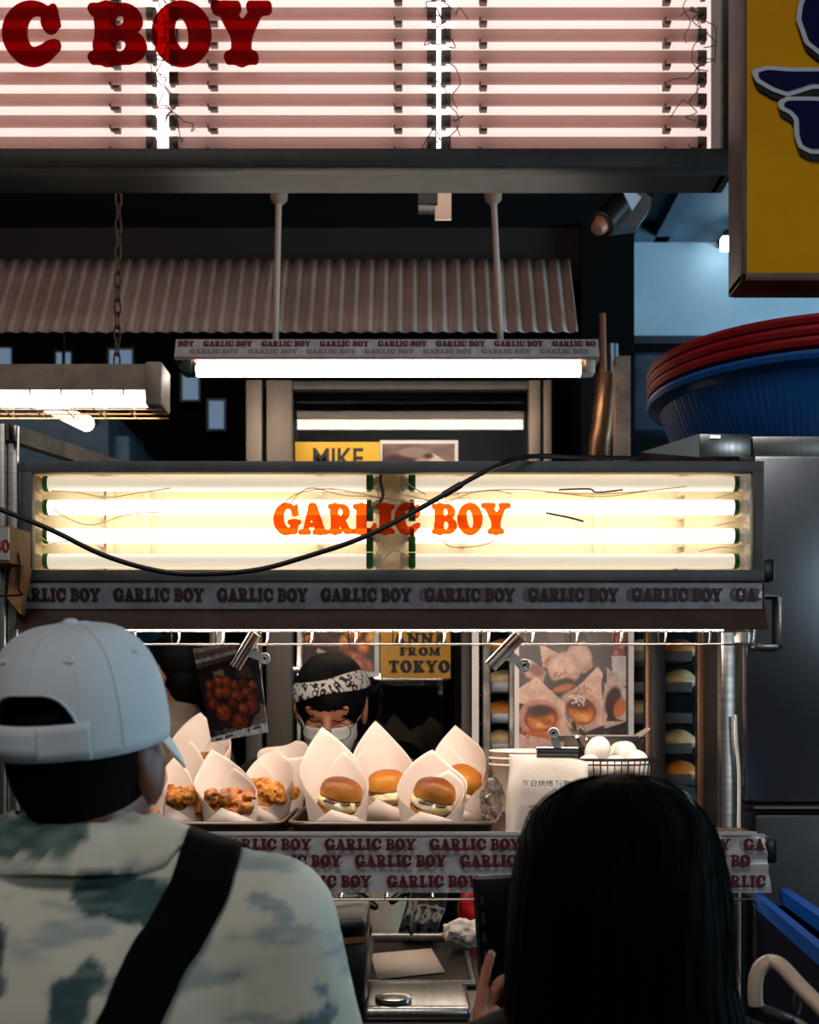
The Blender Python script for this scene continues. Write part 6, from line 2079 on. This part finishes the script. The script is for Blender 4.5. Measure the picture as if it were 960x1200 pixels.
def paisley():
    m = bpy.data.materials.new('paisley_cotton'); m.use_nodes = True
    nt = m.node_tree; N = nt.nodes; L = nt.links; bs = N['Principled BSDF']; bs.inputs['Roughness'].default_value = .8
    tc = N.new('ShaderNodeTexCoord'); vo = N.new('ShaderNodeTexVoronoi'); vo.feature = 'SMOOTH_F1'; vo.inputs['Scale'].default_value = 60
    ns = N.new('ShaderNodeTexNoise'); ns.inputs['Scale'].default_value = 40; ns.inputs['Detail'].default_value = 3
    mx = N.new('ShaderNodeVectorMath'); mx.operation = 'MULTIPLY_ADD'
    mx.inputs[1].default_value = (.03, .03, .03)
    L.new(tc.outputs['Object'], ns.inputs['Vector']); L.new(ns.outputs['Color'], mx.inputs[0]); L.new(tc.outputs['Object'], mx.inputs[2]); L.new(mx.outputs[0], vo.inputs['Vector'])
    wv = N.new('ShaderNodeMath'); wv.operation = 'SINE'; ml = N.new('ShaderNodeMath'); ml.operation = 'MULTIPLY'; ml.inputs[1].default_value = 16
    L.new(vo.outputs['Distance'], ml.inputs[0]); L.new(ml.outputs[0], wv.inputs[0])
    rp = N.new('ShaderNodeValToRGB'); rp.color_ramp.elements[0].position = .30; rp.color_ramp.elements[1].position = .42
    rp.color_ramp.elements[0].color = rgb((30, 28, 32)); rp.color_ramp.elements[1].color = rgb((226, 214, 204))
    ad = N.new('ShaderNodeMath'); ad.operation = 'MULTIPLY_ADD'; ad.inputs[1].default_value = .5; ad.inputs[2].default_value = .5
    L.new(wv.outputs[0], ad.inputs[0]); L.new(ad.outputs[0], rp.inputs['Fac']); L.new(rp.outputs['Color'], bs.inputs['Base Color'])
    return m
wk.part('bandana_headband', b, paisley(), label='white bandana with black paisley print')
b = B(); b.xf = M3
def mask(u, v):
    a = R(90) + (u - .5) * R(150); z = -.018 - .088 * v
    bulge = 1.10 + .10 * math.sin(math.pi * v) - .10 * (abs(u - .5) * 2) ** 3 + .012 * math.sin(v * 22)
    kx_ = .066 - .014 * v
    return Vector((kx_ * bulge * math.cos(a) * 1.03, .016 + .082 * bulge * math.sin(a) - .012 * v, z + .010 * (abs(u - .5) * 2) ** 2 * (1 if v > .5 else -1)))
b.grid(mask, 40, 18); b.xf = None
mk = wk.part('face_mask', b, mat('white_mask_cloth', (232, 226, 220), .75)); mk.modifiers.new('thick', 'SOLIDIFY').thickness = .0015
b = B(); b.xf = M3
for s_ in (-1, 1):
    b.tube(catmull([Vector((s_ * .062, .052, -.03)), Vector((s_ * .076, .026, -.012)), Vector((s_ * .083, .0, .012))], 5), .0014, 6)
b.xf = None; wk.part('mask_loop', b, MATS['white_mask_cloth'], mk)
b = B(); b.xf = M3
for s_ in (-1, 1):
    pts = [Vector((s_ * .034 + .024 * math.cos(2 * math.pi * k / 28), .108 - .10 * abs(s_ * .034 + .024 * math.cos(2 * math.pi * k / 28)) ** 1.3, -.026 + .022 * math.sin(2 * math.pi * k / 28))) for k in range(28)]
    b.tube(pts, .0011, 6, closed=True)
    b.tube(catmull([Vector((s_ * .058, .103, -.018)), Vector((s_ * .078, .07, -.004)), Vector((s_ * .086, .0, .004))], 5), .0012, 6)
b.tube(catmull([Vector((-.010, .107, -.022)), Vector((0, .112, -.018)), Vector((.010, .107, -.022))], 4), .0012, 6)
b.xf = None; wk.part('glasses', b, mat('dark_wire_frame', (60, 52, 50), .3, .8))
bj = B(); body_shapes(bj, J, .016, legs=False, neck=False)
wk.part('shirt', bake(bj, .009, 4), mat('black_shirt', (15, 14, 16), .8, bump=(26, .4, .006)))
b = B()
for s_, a_ in (('l', ((.4, -.9, -.35), (.2, -.2, -1), (1, .3, 0))), ('r', ((-.25, -.75, -.6), (-.3, .3, -1), (-1, .3, 0)))):
    hand(b, J['wr_' + s_], *a_, .32, 1.10); b.caps(Vector(J['wr_' + s_]).lerp(Vector(J['el_' + s_]), .28), J['wr_' + s_], .044, .036)
gl = bake(b, .0042, 2); wk.part('gloves', gl, mat('black_nitrile', (12, 12, 13), .3))
b = B()
def apron(u, v):
    a = R(-90) + (u - .5) * R(190); c = Vector(J['chest']).lerp(Vector(J['pelvis']), .2 + 1.15 * v)
    r = 1.0 + .05 * mnoise.noise(Vector((a * 4, v * 2, 1)))
    return Vector((c.x + .186 * r * math.cos(a), c.y + (.138 + .012 * v) * r * math.sin(a), 1.20 - .62 * v))
b.grid(apron, 50, 24); ap = wk.part('apron', b, mat('grey_beige_apron', (172, 142, 116), .85, bump=(20, .5, .008))); ap.modifiers.new('thick', 'SOLIDIFY').thickness = .002
clothes_legs(wk, J, MATS['black_shirt'])
b = B(); q = P(351, 884, 2.85); b.box(q, (.004, .004, .012), None, .001); wk.part('name_pin', b, MATS['copper_strip'])

# ---- person far back, in profile
pd = 3.95
px_ = P(206, 0, pd).x
J = dict(head=(px_, pd, P(0, 787, pd).z), neck=(px_ + .02, pd, 1.535), chest=(px_ + .03, pd, 1.335), pelvis=(px_ + .03, pd, .96), sh_l=(px_ + .03, pd - .18, 1.45), sh_r=(px_ + .03, pd + .18, 1.45), el_l=(px_ + .02, pd - .21, 1.17), el_r=(px_ + .02, pd + .21, 1.17),
         wr_l=(px_ - .15, pd - .16, 1.08), wr_r=(px_ - .15, pd + .16, 1.08), w=.95)
pb = Thing('person', 'dark-haired person in a beige top standing in shadow behind the capped man', 'person', (px_, pd, 0))
M4 = Matrix.Translation(Vector(J['head'])) @ Matrix.Rotation(R(62), 4, 'Z')
b = B(); body_shapes(b, J); head_shapes(b, M4); feet(b, J)
for s_ in 'lr': hand(b, J['wr_' + s_], (-1, 0, -.2), (0, 0, -1), (0, 1 if s_ == 'l' else -1, 0), .4)
kb = pb.part('body', bake(b, .007, 2), MATS['worker_skin']); eyes(pb, M4, kb)
b = B(); b.xf = M4
b.grid(khair, 70, 20, True); b.ell((0, -.05, -.03), (.078, .06, .085)); b.xf = None; pb.part('hair', b, HAIR)
bj = B(); body_shapes(bj, J, .016, legs=False, neck=False); pb.part('shirt', bake(bj, .010, 4), mat('beige_top', (150, 132, 114), .85, bump=(16, .4, .008)))
clothes_legs(pb, J, MATS['dark_trousers'])
